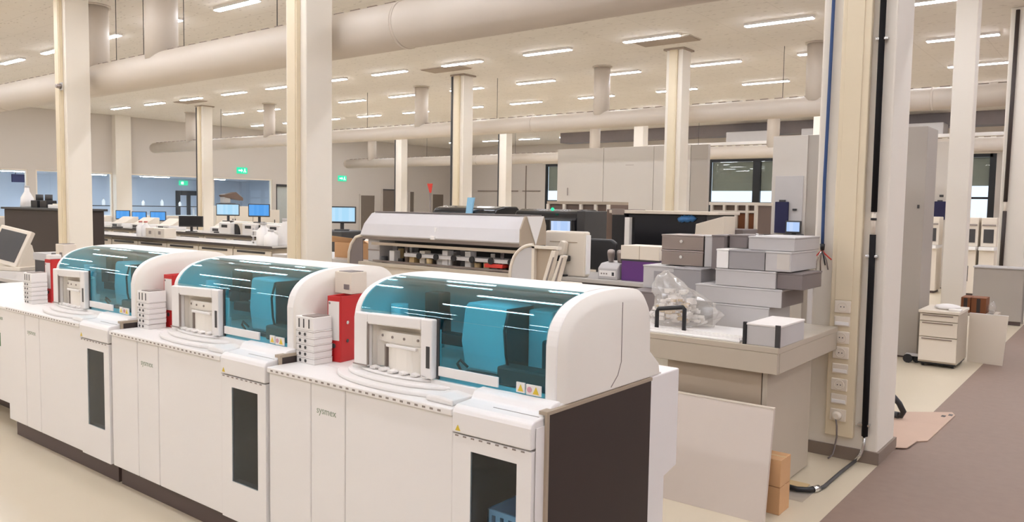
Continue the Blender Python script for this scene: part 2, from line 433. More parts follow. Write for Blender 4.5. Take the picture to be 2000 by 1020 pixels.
R3 = [11.2, 8.8, 6.4, 3.9, 1.5, -.95, -3.5, -5.86, -8.25, -10.75, -13.35, -15.95, -18.35, -20.85, -23.28, -25.6, -27.9, -30.15]
ROWS = [(-4.6, R0), (-1.5, R0), (1.6, R0), (4.7, R0), (7.72, R0), (10.8, R1), (13.83, R1), (16.95, R2_), (20.15, R3), (23.4, R3), (26.8, R3), (31.0, [a-.7 for a in R3[:-1]])]
RN = {4.7: 'row before the big duct', 7.72: 'row just past the big duct', 10.8: 'row above the big duct', 13.83: 'row in front of the middle duct', 16.95: 'row above the middle duct',
      20.15: 'row behind the middle duct', 23.4: 'row before the far duct', 26.8: 'row above the far duct', 31.0: 'row along the back wall'}
ORD = ['first', 'second', 'third', 'fourth', 'fifth', 'sixth', 'seventh', 'eighth', 'ninth', 'tenth', 'eleventh', 'twelfth', 'thirteenth', 'fourteenth', 'fifteenth', 'sixteenth']
hb = MB().box(0, 1.2, -.07, .07, ZC-.045, ZC); dbb = MB().box(.01, 1.19, -.055, .055, ZC-.056, ZC-.044)
t0 = None
for yy, xs in ROWS:
    k = 0
    for x in xs:
        if x < XL+.3: continue
        u, v = proj(x+.6, yy, ZC); seen = -20 < u < 2000 and -10 < v
        if seen: k += 1
        lab = ('white strip light, %s from the aisle in the %s' % (ORD[k-1], RN[yy])) if seen and yy in RN else 'white ceiling strip light out of view over the near floor'
        if t0 is None:
            t0 = thing('ceiling_light', lab, 'light', (x, yy, 0), 'ceiling strip lights', world=False)
            hb.build('housing', 'white', t0); dbb.build('diffuser', 'lamp', t0)
        else:
            dup(t0, None, (x, yy, 0), label=lab)
ta = None
for yy in (7.5, 10.5, 13.5, 16.5, 19.5, 22.5):
    for x in (-33.6, -37.2):
        lab = 'cool white strip light in the room behind the windows'
        if ta is None:
            ta = thing('ceiling_light', lab, 'light', (x, yy, 0), 'strip lights behind the windows', world=False)
            MB().box(-.1, .1, -.7, .7, 2.82, 2.86).build('housing', 'white', ta); MB().box(-.09, .09, -.68, .68, 2.805, 2.822).build('diffuser', 'lampcool', ta)
        else: dup(ta, None, (x, yy, 0))

# ---------------------------------------------------------------- ventilation ducts
def duct(x0, x1, y, z, r, offs, tr, label, wires, seams):
    t = thing('ventilation_duct', label, 'duct', (x0, y, z))
    MB().tube([(x0+.12, y, z), (x1, y, z)], r, 32).build('pipe', 'duct', t)
    MB().tube([(x0, y, z), (x0+.12, y, z)], r*.86, 32, r).build('end_cap', 'duct', t)
    for x in offs:
        MB().cyl((x, y, z+r*.5), (x, y, ZC), tr, None, 24).build('riser', 'duct', t)
        MB().cyl((x, y, ZC-.03), (x, y, ZC-.001), tr+.04, None, 24).build('ceiling_collar', 'duct', t)
    for x in seams:
        MB().cyl((x-.02, y, z), (x+.02, y, z), r+.006, None, 32).build('seam_ring', 'duct', t)
    for x in wires:
        MB().cyl((x, y, z+r-.01), (x, y, ZC), .006, None, 6).build('hanger_wire', 'charcoal', t)
    # slotted air strip along the crown
    st = MB()
    x = x0+.3
    while x < x1-.2:
        st.box(x, x+.16, y-.045, y+.045, z+r-.012, z+r+.012); x += .3
    s_ = st.build('air_slots', 'baseboard', t); s_['kind'] = 'stuff'
duct(-31.2, 6.6, 6.4, 3.72, .262, [-11.95, -14.2, -5.6, .6], .24, 'thick grey duct running across the top of the hall', [-13.4, -12.5, -11.3, -9.0, -6.0, -3.0, 0, 3], [-6.58, -18.0, 1.0])
duct(-30.8, 6.6, 16.1, 3.76, .2, [-5.1, -10.03, -15.95, -23.1, -28.0, 1.0], .19, 'middle grey duct crossing the hall below the ceiling', [-13.2, -5.75, -8.0, -18.2, -21, -26], [-20, -12, -3])
duct(-30.45, 6.6, 25.6, 3.62, .21, [-28.6, -16.2, -9.4, -4.0], .2, 'farthest grey duct before the back wall', [-25, -20, -12], [-22, -13])
# short stub ducts and grilles over the far right
t = thing('ventilation_box', 'brown grey ventilation box under the ceiling past the wide partition', 'duct', (-10, 29, 4.3))
for x in (-12.3, -9.5, -6.6): MB().box(x, x+1.6, 28.6, 29.4, 4.15, 4.6).build('filter_box', 'grey', t, .02)
MB().box(-16.5, 2, 28.9, 29.1, 4.05, 4.16).build('rail', 'cream', t)
MB().box(-20.5, 4, 29.5, 30.2, 4.55, 4.999).build('shroud', 'dkgrey', t)

# exit signs
for y0, z, l in ((20.7, 3.1, 'green exit sign on the end wall above the window band'), (26.44, 2.96, 'green exit sign on the end wall near the taupe doors')):
    t = thing('exit_sign', l, 'exit sign', (XL, y0, z-.13))
    MB().box(XL, XL+.06, y0-.26, y0+.26, z-.14, z+.14).build('housing', 'exit', t, .01)
    MB().prism([(y0-.2, z-.03), (y0-.05, z-.03), (y0-.05, z-.08), (y0+.02, z), (y0-.05, z+.08), (y0-.05, z+.03), (y0-.2, z+.03)], 'x', XL+.06, XL+.066).build('arrow', 'exitw', t)
    m_ = MB(); m_.ball((XL+.064, y0+.12, z+.07), .025); m_.box(XL+.06, XL+.066, y0+.09, y0+.15, z-.03, z+.045); m_.box(XL+.06, XL+.066, y0+.06, y0+.09, z-.09, z-.02); m_.box(XL+.06, XL+.066, y0+.14, y0+.19, z-.08, z-.03)
    m_.build('running_figure', 'exitw', t)
t = thing('exit_sign', 'green exit sign over the dark door behind the windows', 'exit sign', (AX, 23.35, 2.7))
MB().box(AX, AX+.06, 23.1, 23.6, 2.55, 2.8).build('housing', 'exit', t); MB().box(AX+.06, AX+.065, 23.2, 23.35, 2.6, 2.75).build('arrow', 'exitw', t)

# ================================================================ THE ANALYZER LINE
def hood_prof():
    return [(.165,.98),(.165,1.19),(.178,1.245),(.21,1.292),(.26,1.328),(.33,1.353),(.42,1.368),(.55,1.374),(.70,1.368),(.775,1.345),(.825,1.295),(.845,1.22),(.85,1.09),(.93,1.03),(.94,.98)]
def smooth(pts, k):
    out = []
    n = len(pts)
    for i in range(n-1):
        p0, p1, p2, p3 = (Vector(pts[max(0,i-1)]), Vector(pts[i]), Vector(pts[i+1]), Vector(pts[min(n-1,i+2)]))
        for j in range(k):
            t = j/k
            q = .5*((2*p1) + (p2-p0)*t + (2*p0-5*p1+4*p2-p3)*t*t + (3*p1-p0-3*p2+p3)*t**3)
            out.append((q.x, q.y))
    out.append(pts[-1]); return out
_h = hood_prof()
HP = [_h[0]] + smooth(_h[1:13], 3) + _h[13:]
HTOP = [p for p in HP if p[1] > 1.235 and p[0] <= .421]
HROOF = [p for p in HP if p[0] >= .419 and p[1] > 1.21]
def analyzer(x, y, label):
    t = thing('blood_analyzer', label, 'analyzer', (x, y, 0), 'analyzers in the front row', world=False)
    W_ = 1.553
    MB().box(.02, W_-.01, .04, .80, 0, .125).build('plinth', 'plinth', t)
    b = MB(); b.box(.004, 1.165, .03, .86, .12, .90); b.box(1.165, 1.546, .42, .86, .12, .90); b.box(1.165, 1.20, .03, .42, .12, .90); b.box(1.50, 1.546, .03, .42, .12, .90)
    b.box(1.20, 1.50, .03, .42, .12, .2); b.box(1.20, 1.50, .03, .42, .84, .90); b.box(1.546, W_-.004, .012, .86, .12, .925)
    b.build('body', 'panel', t, .002, 1)
    for a, c in ((.003, .308), (.313, .541), (.546, 1.166)):
        MB().box(a, c, 0, .028, .12, .905).build('front_panel', 'panel', t, .006)
    # tower: door with glazed window
    f = MB(); x0, x1, z0, z1 = 1.172, 1.543, .12, .842
    f.box(x0, 1.262, -.006, .03, z0, z1); f.box(1.478, x1, -.006, .03, z0, z1); f.box(1.262, 1.478, -.006, .03, z0, .315); f.box(1.262, 1.478, -.006, .03, .788, z1)
    dr = f.build('door', 'panel', t)
    MB().box(1.262, 1.478, -.0055, -.0005, .315, .788).build('door_window', 'smoke', dr)
    l = MB(); l.box(1.262, 1.2655, .0005, .031, .315, .788); l.box(1.4745, 1.478, .0005, .031, .315, .788); l.box(1.2655, 1.4745, .0005, .031, .315, .3185); l.box(1.2655, 1.4745, .0005, .031, .7845, .788)
    l.build('window_frame', 'charcoal', dr)
    MB().box(1.20, 1.50, .405, .42, .2, .84).build('inner_back', 'charcoal', t)
    MB().box(1.20, 1.204, .03, .405, .2, .84).build('inner_side', 'charcoal', t); MB().box(1.496, 1.5, .03, .405, .2, .84).build('inner_side', 'charcoal', t)
    MB().prism([(-.012,.848),(-.012,.925),(-.004,.942),(.012,.951),(.095,.957),(.112,.984),(.135,.99),(.168,.992),(.168,.848)], 'x', 1.171, 1.543).build('tower_lid', 'panel', t, .006)
    MB().box(1.32, 1.53, .05, .055, .9525, .9545).build('lid_groove', 'slot', t)
    w = MB(); w.prism([(1.190,.858),(1.214,.858),(1.202,.880)], 'y', -.0135, -.012); w.build('warning_sticker', 'yellow', t)
    # table top, its slotted front edge
    tt = MB(); tt.box(0, 1.166, -.012, .20, .905, .932); tt.box(0, .42, .20, .86, .905, .932)
    tt.build('table_top', 'white', t, .005)
    s_ = MB()
    for i in range(27): s_.box(.03+i*.041, .047+i*.041, -.0128, -.008, .914, .922)
    o = s_.build('edge_slots', 'slot', t); o['kind'] = 'stuff'
    s_ = MB()
    for i in range(9): s_.box(1.185+i*.039, 1.20+i*.039, -.0085, -.004, .835, .840)
    o = s_.build('door_slots', 'slot', t); o['kind'] = 'stuff'
    # stepped sampler tray
    def plate(cx, cy, rx, ry, z0, z1, nm):
        pts = [(cx+rx*math.cos(PI+PI*i/18), cy+ry*math.sin(PI+PI*i/18)) for i in range(19)]
        MB().prism(pts, 'z', z0, z1).build(nm, 'white', t, .006)
    plate(.72, .19, .41, .17, .932, .950, 'tray_step'); plate(.70, .19, .33, .125, .950, .966, 'tray_step'); plate(.69, .19, .25, .08, .966, .98, 'tray_step')
    w = MB()
    for i in range(7): w.prism([(.50+i*.062,.985),(.53+i*.062,.985),(.53+i*.062,.992),(.50+i*.062,.996)], 'y', .11+.02*abs(3-i)/3, .155)
    o = w.build('rack_guides', 'white', t); o['kind'] = 'stuff'
    MB().prism([(1.0,.932),(1.145,.932),(1.145,.955),(1.06,.962),(1.0,.955)], 'y', .02, .15).build('tray_hump', 'white', t, .008)
    # hood base, rims, roof
    MB().box(.412, 1.545, .15, .945, .928, .982).build('hood_base', 'white', t, .004)
    MB().prism(HP, 'x', .405, .445).build('left_rim', 'white', t, .008)
    inner = [(yy+.0 if yy > .3 else yy+.012, zz-(.012 if zz > 1.2 else 0)) for yy, zz in HP]
    MB().prism(HP, 'x', 1.468, 1.528).build('right_rim', 'white', t, .012, 3)
    cx = [(max(.185, .165+(yy-.165)*.98), min(zz, 1.374)) for yy, zz in HP]
    P2 = [(.200,.98),(.200,1.185),(.215,1.225),(.25,1.262),(.30,1.29),(.36,1.308),(.44,1.319),(.55,1.324),(.68,1.32),(.745,1.305),(.79,1.268),(.808,1.21),(.815,1.085),(.90,1.02),(.91,.98)]
    P2 = [P2[0]] + smooth(P2[1:13], 3) + P2[13:]
    # domed end cheek: loft from rim outline to the smaller outer outline
    bm = MB(); A = [bm.bm.verts.new((1.526, p[0], p[1])) for p in HP]
    Bm = [bm.bm.verts.new((1.546, (p[0]*.45+q[0]*.55), (p[1]*.45+q[1]*.55))) for p, q in zip(HP, P2)]
    Bv = [bm.bm.verts.new((1.553, p[0], p[1])) for p in P2]
    n = len(A)
    for R_, Q_ in ((A, Bm), (Bm, Bv)):
        for i in range(n):
            bm.bm.faces.new((R_[i], R_[(i+1)%n], Q_[(i+1)%n], Q_[i]))
    bm.bm.faces.new(Bv); bm.bm.faces.new(A[::-1])
    bm.build('end_cheek', 'cheek', t, 0, 2, True)
    MB().sheet([(.575,1.322),(.575,1.08),(.55,1.03),(.50,.99)], .004, 'x', 1.5535, 1.5545).build('cheek_seam', 'slot', t)
    MB().sheet(HROOF + [(.85,1.09),(.85,.99)], -.012, 'x', .444, 1.47).build('roof', 'white', t)
    # tinted window, from the tray up to the roof
    MB().sheet([(.174,1.232)]+HTOP, -.004, 'x', .445, 1.468).build('hood_window', 'teal', t, 0, 2, True)
    MB().sheet(HP[0:2]+[(.174,1.231)], -.004, 'x', .93, 1.468).build('hood_window', 'teal', t, 0, 2, True)
    MB().box(.94, 1.255, .155, .164, 1.0, 1.04).build('window_bar', 'white', t, .002)
    MB().box(.928, .94, .158, .166, .985, 1.235).build('window_strip', 'charcoal', t)
    # sampler cover: frame round a hollow with a drum
    f = MB()
    pts = [(.452, .985), (.452, 1.212), (.47, 1.226), (.90, 1.240), (.928, 1.236), (.928, .985)]
    f.box(.452, .535, .13, .164, .985, 1.222); f.box(.862, .926, .13, .164, .985, 1.232); f.hexa([(.535,.13,1.175),(.862,.13,1.185),(.862,.164,1.185),(.535,.164,1.175),(.535,.13,1.224),(.862,.13,1.232),(.862,.164,1.232),(.535,.164,1.224)])
    sc = f.build('sampler_cover', 'panel', t, .006)
    MB().box(.535, .539, .128, .14, .995, 1.185).build('cover_gap', 'slot', sc); MB().box(.895, .915, .1285, .131, 1.03, 1.12).build('latch_slot', 'charcoal', sc)
    MB().box(.445, .535, .127, .131, .988, .994).build('cover_gap', 'slot', sc)
    MB().sheet([(.862-.327*i/8, .188+.022*math.sin(PI*i/8)) for i in range(9)], -.006, 'z', .985, 1.18).build('hollow_back', 'cheek', sc); MB().box(.535, .862, .164, .225, 1.175, 1.187).build('hollow_top', 'cream', sc); MB().box(.50, .537, .164, .215, .985, 1.18).build('hollow_side', 'cheek', sc); MB().box(.86, .90, .164, .215, .985, 1.18).build('hollow_side', 'cheek', sc)
    dm = [(.735+.126*math.cos(PI+PI*i/12), .205+.062*math.sin(PI+PI*i/12)) for i in range(13)]
    MB().prism(dm, 'z', .985, 1.10).build('drum', 'cheek', sc, .004)
    dm2 = [(.698+.160*math.cos(PI+PI*i/12), .206+.045*math.sin(PI+PI*i/12)) for i in range(13)]
    MB().prism(dm2, 'z', 1.10, 1.15).build('drum', 'cheek', sc, .004)
    w = MB()
    for i in range(4): w.cyl((.59+i*.072, .19, 1.127), (.59+i*.072, .203-.045*math.sqrt(1-((.59+i*.072-.698)/.16)**2), 1.127), .006, None, 8)
    o = w.build('drum_dots', 'slot', sc)
    MB().box(.606, .613, .168, .195, .99, 1.088).build('drum_seam', 'slot', sc)
    MB().box(.64, .82, .142, .155, 1.086, 1.100).build('drum_ledge', 'white', sc, .003)
    # mechanism behind the window
    MB().box(.446, 1.467, .72, .74, .982, 1.35).build('inner_back_panel', 'innerwhite', t)
    bl = MB(); bl.prism([(.93,1.0),(1.15,1.0),(1.16,1.05),(1.16,1.27),(1.14,1.285),(.94,1.29),(.925,1.27),(.905,1.12)], 'y', .33, .52)
    mb = bl.build('inner_block', 'innerwhite', t, .012)
    MB().box(1.162, 1.168, .32, .5, 1.0, 1.28).build('block_seam', 'charcoal', mb)
    MB().box(1.175, 1.30, .45, .62, 1.0, 1.27).build('inner_block', 'innerwhite', t, .01); MB().box(1.325, 1.46, .34, .5, .985, 1.17).build('inner_block', 'charcoal', t, .01)
    MB().box(1.17, 1.46, .25, .34, .983, 1.06).build('inner_block', 'charcoal', t, .01)
    MB().box(.60, .69, .42, .5, 1.13, 1.30).build('dark_module', 'black', t, .006); MB().box(.66, .77, .36, .42, 1.13, 1.22).build('dark_module', 'black', t, .006)
    MB().box(.74, .93, .34, .40, 1.09, 1.14).build('dark_arm', 'black', t, .004)
    MB().box(.95, 1.15, .29, .33, .984, 1.0).build('dark_arm', 'black', t)
    MB().cyl((.50, .36, .985), (.50, .36, 1.24), .04).build('inner_column', 'innerwhite', t); MB().cyl((.80, .26, .985), (.80, .26, 1.06), .025).build('inner_column', 'innerwhite', t)
    MB().tube([(.97,.27,1.0),(.96,.25,1.04),(.985,.24,1.06),(1.01,.26,1.03)], .006, 6).build('hose', 'black', t)
    MB().tube([(1.19,.3,1.28),(1.185,.28,1.2),(1.195,.28,1.1),(1.2,.3,1.0)], .006, 6).build('hose', 'black', t)
    st = MB().box(1.345, 1.385, .156, .162, .998, 1.037).build('warning_label', 'paper', t)
    MB().prism([(1.353,1.004),(1.379,1.004),(1.366,1.03)], 'y', .1545, .156).build('triangle', 'yellow', st)
    st = MB().box(1.392, 1.46, .156, .162, .996, 1.035).build('warning_label', 'paper', t)
    MB().cyl((1.408,.156,1.016), (1.408,.1545,1.016), .011).build('disc', 'pinkprint', st); MB().prism([(1.424,1.002),(1.452,1.002),(1.438,1.03)], 'y', .1545, .156).build('triangle', 'yellow', st)
    # sides and back column
    MB().box(W_-.004, W_+.004, .075, .83, .125, .962).build('side_panel', 'darkside', t)
    MB().box(W_-.004, W_+.007, .06, .075, .125, .965).build('side_trim', 'taupe', t); MB().box(W_-.03, W_+.007, .06, .835, .962, .975).build('side_trim', 'taupe', t)
    b = MB(); b.prism([(.838,0.02),(.838,.975),(1.105,.975),(1.105,.525),(.985,.50),(.985,.02)], 'x', 1.36, W_); b.build('rear_column', 'panel', t, .006)
    text_mesh('print', 'sysmex', .045, 'ink', t, (.352, -.0002, .775))
    return t
UN = ['farthest of three white analyzers with teal hoods, beside the grey screen', 'middle one of three white analyzers with teal hoods', 'nearest white analyzer with teal hood and dark brown side panel']
A3 = analyzer(-3.155, 2.19, UN[2])
A2 = dup(A3, None, (-4.716, 2.19, 0), label=UN[1])
A1 = dup(A3, None, (-6.277, 2.19, 0), label=UN[0])

# conveyor end unit to the left of the row
t = thing('transport_unit', 'white transport cabinet at the left end of the analyzer row', 'analyzer', (-7.9, 2.25, 0))
MB().box(-8.3, -6.36, 2.47, 3.05, 0, .2).build('plinth', 'plinth', t)
MB().box(-8.3, -6.31, 2.28, 3.1, .19, .88).build('body', 'panel', t)
for a, c in ((-8.3, -7.42), (-7.41, -6.71), (-6.70, -6.31)): MB().box(a, c, 2.25, 2.28, .19, .885).build('front_panel', 'panel', t, .006)
MB().box(-8.3, -6.30, 2.24, 3.1, .885, .905).build('table_top', 'white', t, .005)
MB().box(-6.62, -6.58, 2.247, 2.25, .60, .70).build('sticker', 'green', t)
text_mesh('print', 'sysmex', .045, 'ink', t, (-6.66-(-7.9), -.0002, .80))

# red binders, white box stacks, cream boxes
def binder(x, y, z, label, rz=0.0, first=[None]):
    if first[0] is None:
        t = thing('ring_binder', label, 'binder', (x, y, z), 'red binders on the analyzers', rz, world=False)
        b = MB(); b.box(0, .084, 0, .004, 0, .32); b.box(0, .004, .004, .275, 0, .32); b.box(.08, .084, .004, .275, 0, .32)
        c = b.build('cover', 'red', t, .0015, 1)
        MB().box(.006, .078, .03, .268, .004, .30).build('papers', 'paper', t)
        MB().box(.008, .076, -.0015, 0, .105, .295).build('spine_label', 'paper', t)
        r = MB(); r.lathe([(.012, 0), (.012, .003)], (0,0,0), 14); r.bm.transform(Matrix.Translation((.042, 0, .078)) @ Matrix.Rotation(PI/2, 4, 'X')); r.build('finger_ring', 'charcoal', t)
        MB().cyl((.0845,.05,.19),(.086,.05,.19), .009).build('rivet', 'chrome', t); MB().cyl((.0845,.05,.10),(.086,.05,.10), .009).build('rivet', 'charcoal', t)
        MB().cyl((.016,-.0018,.285),(.016,-.0022,.285), .006).build('label_dot', 'slot', t)
        first[0] = t; return t
    return dup(first[0], None, (x, y, z), rz, label)
B3 = binder(-3.065, 2.46, .932, 'upright red binder with white spine label before the nearest teal hood', .15)
B2 = binder(-4.625, 2.47, .932, 'upright red binder with white spine label before the middle teal hood', .12)
B1 = binder(-6.335, 2.47, .932, 'upright red binder before the farthest teal hood, white paper on top', .10)
paper_t = tag(MB().box(-6.33, -6.265, 2.478, 2.56, 1.2525, 1.285).build('paper_pad', 'paper', None, .003), 'white paper pad lying on top of the farthest red binder', 'paper')

def box_stack(x, y, z, where, grp, first=[None]):
    hs = [.07, .032, .032, .032, .032, .032]; hs = hs[::-1]; zz = z
    for k, h in enumerate(hs):
        w = 'bottom' if k == 0 else ('top tall' if k == 5 else ORD[k])
        lab = '%s white box %sin the stack %s' % (w, '' if k in (0, 5) else 'from the bottom ', where)
        hgt = h
        key = 'a' if k == 5 else 'b'
        if first[0] is None: first[0] = {}
        jx = random.uniform(-.004, .004)
        if key not in first[0]:
            t = thing('reagent_box', lab, 'box', (x+jx, y, zz), grp, 0, world=False)
            if key == 'b':
                MB().box(0, .135, 0, .11, 0, hgt).build('carton', 'white', t, .004)
                MB().box(-.0008, .1358, -.0008, .1108, hgt-.006, hgt-.004).build('lid_seam', 'slot', t)
                for q in (.03, .07): MB().cyl((q, -.0005, .014), (q, -.002, .014), .008, None, 10).build('hole', 'charcoal', t)
            else:
                MB().box(0, .135, 0, .11, 0, .066).build('carton', 'white', t, .004)
                MB().box(.045, .13, .005, .10, .066, .070).build('lid_flap', 'slot', t)
                for q in (.025, .06, .10): MB().box(q, q+.007, -.002, 0, .012, .055).build('slit', 'charcoal', t)
            first[0][key] = t
        else:
            t = dup(first[0][key], None, (x+jx, y, zz), label=lab)
        zz += hgt
for x, wh, g in ((-3.175, 'by the nearest red binder', 'white boxes by the nearest binder'), (-4.725, 'by the middle red binder', 'white boxes by the middle binder'), (-6.41, 'by the farthest red binder', 'white boxes by the farthest binder')):
    box_stack(x+.018, 2.345, .932, wh, g)
for x, lab in ((-3.143, 'cream label box standing on the nearest red binder'), (-6.39, 'cream label box standing on the farthest red binder')):
    t = thing('label_box', lab, 'box', (x, 2.6, 1.2525))
    MB().box(x, x+.125, 2.57, 2.67, 1.2525, 1.36).build('carton_body', 'cream', t, .003); MB().box(x+.02, x+.11, 2.58, 2.66, 1.36, 1.363).build('slot_opening', 'dkgrey', t); MB().box(x+.07, x+.11, 2.568, 2.57, 1.275, 1.30).build('print', 'dkgrey', t)
# inside the towers
t = thing('crate', 'light blue slotted crate behind the nearest tower window', 'crate', (-3.155+1.22, 2.29, .2))
for z in (.2,):
    MB().box(-1.95, -1.70, 2.28, 2.52, .2, .215).build('bottom', 'bluecrate', t)
w = MB()
X0, X1, Y0, Y1 = -1.88, -1.665, 2.27, 2.5
for i in range(6): w.box(X0+i*.04, X0+i*.04+.022, Y0, Y0+.008, .215, .53)
for z in (.215, .29, .37, .45, .53): w.box(X0, X1, Y0, Y0+.008, z, z+.02)
w.build('front_wall', 'bluecrate', t)
MB().box(X0, X0+.008, Y0, Y1, .215, .55).build('side_wall', 'bluecrate', t); MB().box(X1-.008, X1, Y0, Y1, .215, .55).build('side_wall', 'bluecrate', t); MB().box(X0, X1, Y1-.008, Y1, .215, .55).build('back_wall', 'bluecrate', t)
t = thing('bottle', 'tall light blue bottle behind the middle tower window', 'bottle', (-3.335, 2.36, .2))
MB().lathe([(.038, 0), (.04, .01), (.04, .22), (.03, .26), (.016, .28), (.016, .31)], (-3.335, 2.36, .2)).build('bottle_body', 'bluecrate', t)
MB().cyl((-3.335, 2.36, .51), (-3.335, 2.36, .535), .019).build('cap', 'white', t)

# ================================================================ LEFT EDGE: desk, tilted screen, dark partition
t = thing('lab_desk', 'grey topped desk behind the left end of the row', 'desk', (-9.6, 3.2, 0))
MB().box(-11.2, -8.3, 3.15, 3.95, .84, .88).build('desk_top', 'worktoplight', t, .005)
MB().box(-11.2, -8.3, 3.2, 3.24, .66, .84).build('apron', 'black', t)
for x in (-11.1, -8.4): MB().box(x-.04, x+.04, 3.25, 3.85, 0, .84).build('leg', 'charcoal', t)
MB().box(-11.0, -9.2, 3.3, 3.8, .1, .62).build('storage_unit', 'black', t, .01)
t = thing('touch_screen', 'tilted white framed touch screen on the left desk', 'monitor', (-10.08, 3.5, .905), None, .35, world=False)
mt = Matrix.Translation((0, 0, .035)) @ Matrix.Rotation(math.radians(-22), 4, 'X') @ Matrix.Rotation(math.radians(9), 4, 'Y')
b = MB().box(-.28, .22, -.03, .03, 0, .44); b.bm.transform(mt); b.build('casing', 'cream', t, .012)
b = MB().box(-.235, .175, -.034, -.03, .05, .395); b.bm.transform(mt); b.build('display', 'charcoal', t)
MB().prism([(-.02, 0), (.24, 0), (.17, .26), (.1, .3)], 'x', .15, .24).build('stand', 'cream', t, .01); MB().box(-.25, .3, -.05, .26, -.024, .02).build('foot', 'cream', t, .006)
t = thing('document_box', 'pale grey box behind the tilted touch screen', 'box', (-9.45, 3.7, .88))
MB().box(-9.62, -9.2, 3.65, 3.92, .88, 1.02).build('box_body', 'charcoal', t, .004); MB().box(-9.64, -9.25, 3.64, 3.93, 1.02, 1.10).build('box_lid', 'grey', t, .004)
t = thing('control_panel', 'black and grey patterned instrument front beside the pale box', 'instrument', (-9.1, 3.6, .88))
MB().box(-9.12, -8.72, 3.62, 3.9, .88, 1.12).build('case', 'charcoal', t, .008)
for i in range(3): MB().cyl((-9.04+i*.12, 3.62, 1.03), (-9.04+i*.12, 3.60, 1.03), .04).build('dial', 'steel', t)
MB().box(-9.1, -8.74, 3.612, 3.62, .91, .96).build('faceplate', 'grey', t)
t = thing('partition_screen', 'dark grey freestanding partition left of the yellowed pillar', 'partition', (-17.6, 6.9, 0))
MB().box(-18.9, -15.9, 6.6, 7.3, .15, 1.47).build('screen_panel', 'darkside', t, .01); MB().box(-18.95, -15.85, 6.55, 7.35, 1.47, 1.51).build('top_board', 'charcoal', t, .005)
for x in (-18.8, -16.0): MB().box(x-.05, x+.05, 6.65, 7.25, 0, .15).build('foot', 'black', t)
for i, (x, k, l) in enumerate(((-18.5, 'w', 'white flask on the dark partition'), (-17.9, 'b', 'black bottle cluster device on the dark partition'), (-17.45, 'b', 'small dark meter on the dark partition'))):
    t = thing('lab_vessel', l, 'lab ware', (x, 6.9, 1.51))
    if k == 'w':
        MB().lathe([(.12, 0), (.13, .02), (.12, .2), (.05, .33), (.04, .42)], (x, 6.9, 1.51)).build('vessel_body', 'white', t); MB().cyl((x,6.9,1.93),(x,6.9,1.96),.05).build('stopper', 'grey', t)
    else:
        MB().box(x-.16, x+.16, 6.8, 7.0, 1.51, 1.66).build('case', 'black', t, .01); MB().cyl((x+.03, 6.9, 1.66), (x+.03, 6.9, 1.78), .07).build('knob', 'charcoal', t)
t = thing('glove_box', 'flat white box on the dark partition near the pillar', 'box', (-16.8, 6.9, 1.51))
MB().box(-17.1, -16.35, 6.75, 7.05, 1.51, 1.58).build('box_body', 'white', t, .01); MB().box(-17.0, -16.5, 6.8, 7.0, 1.58, 1.60).build('flap', 'cream', t)

t = thing('wall_sensor', 'small grey sensor knob high on pillar behind the farthest analyzer', 'sensor', (-13.53, 5.55, 3.48))
MB().cyl((-13.53, 5.58, 3.48), (-13.53, 5.50, 3.48), .045, .03).build('knob', 'steel', t); MB().box(-13.575, -13.485, 5.575, 5.588, 3.42, 3.54).build('back_plate', 'grey', t)
t = thing('red_sign', 'thin red sign on a pole far behind the silver hood', 'sign', (-23.23, 24, 0))
MB().cyl((-23.23, 24, .02), (-23.23, 24, 2.2), .025, None, 8).build('pole', 'dkgrey', t); MB().prism([(-23.38,2.58),(-23.08,2.58),(-23.16,2.2),(-23.238,2.2)], 'y', 23.97, 24.0).build('sign_plate', 'redbit', t); MB().cyl((-23.23,24,0),(-23.23,24,.04),.2).build('base', 'charcoal', t)
# ================================================================ FAR LEFT BENCHES
def worktop(x0, x1, y0, y1, label):
    t = thing('worktop', label, 'worktop', ((x0+x1)/2, y0, .86))
    MB().box(x0, x1, y0, y1, .87, .9).build('slab', 'worktoplight', t, .004); MB().box(x0, x1, y0-.012, y0, .85, .9).build('front_edge', 'worktop', t)
cab0 = [None]
def base_cab(x, y, w, label, grp):
    if cab0[0] is None:
        t = thing('base_cabinet', label, 'cabinet', (x, y, 0), grp, 0, world=False)
        MB().box(0, w-.02, .03, .6, .08, .85).build('carcass', 'bench', t); MB().box(0, w-.02, .06, .6, 0, .08).build('plinth', 'plinth', t)
        for k in (0, 1):
            d = MB().box(.01+k*(w/2-.01), w/2-.005+k*(w/2-.015), .005, .03, .1, .62).build('door', 'cream', t, .004)
            MB().box(w/2-.05+k*.08, w/2-.03+k*.08, -.01, .005, .42, .56).build('handle', 'charcoal', d)
        dr = MB().box(.01, w-.03, .005, .03, .64, .80).build('drawer', 'cream', t, .004); MB().box(.15, w-.2, -.012, .005, .75, .785).build('handle', 'charcoal', dr)
        cab0[0] = t
    else: dup(cab0[0], None, (x, y, 0), label=label)
worktop(-24.6, -12.2, 8.55, 9.4, 'dark edged worktop of the nearer far bench')
for i in range(10): base_cab(-24.5+i*1.22, 8.6, 1.22, 'cream base cabinet under the nearer far worktop, %s from the silver hood end' % ORD[9-i], 'base cabinets of the nearer far bench')
worktop(-28.5, -14.6, 10.9, 11.9, 'dark edged worktop carrying the blue screens')
for i in range(11): base_cab(-28.3+i*1.22, 10.95, 1.22, 'cream base cabinet under the worktop of blue screens, %s from the pillar end' % ORD[10-i], 'base cabinets of the screen bench')

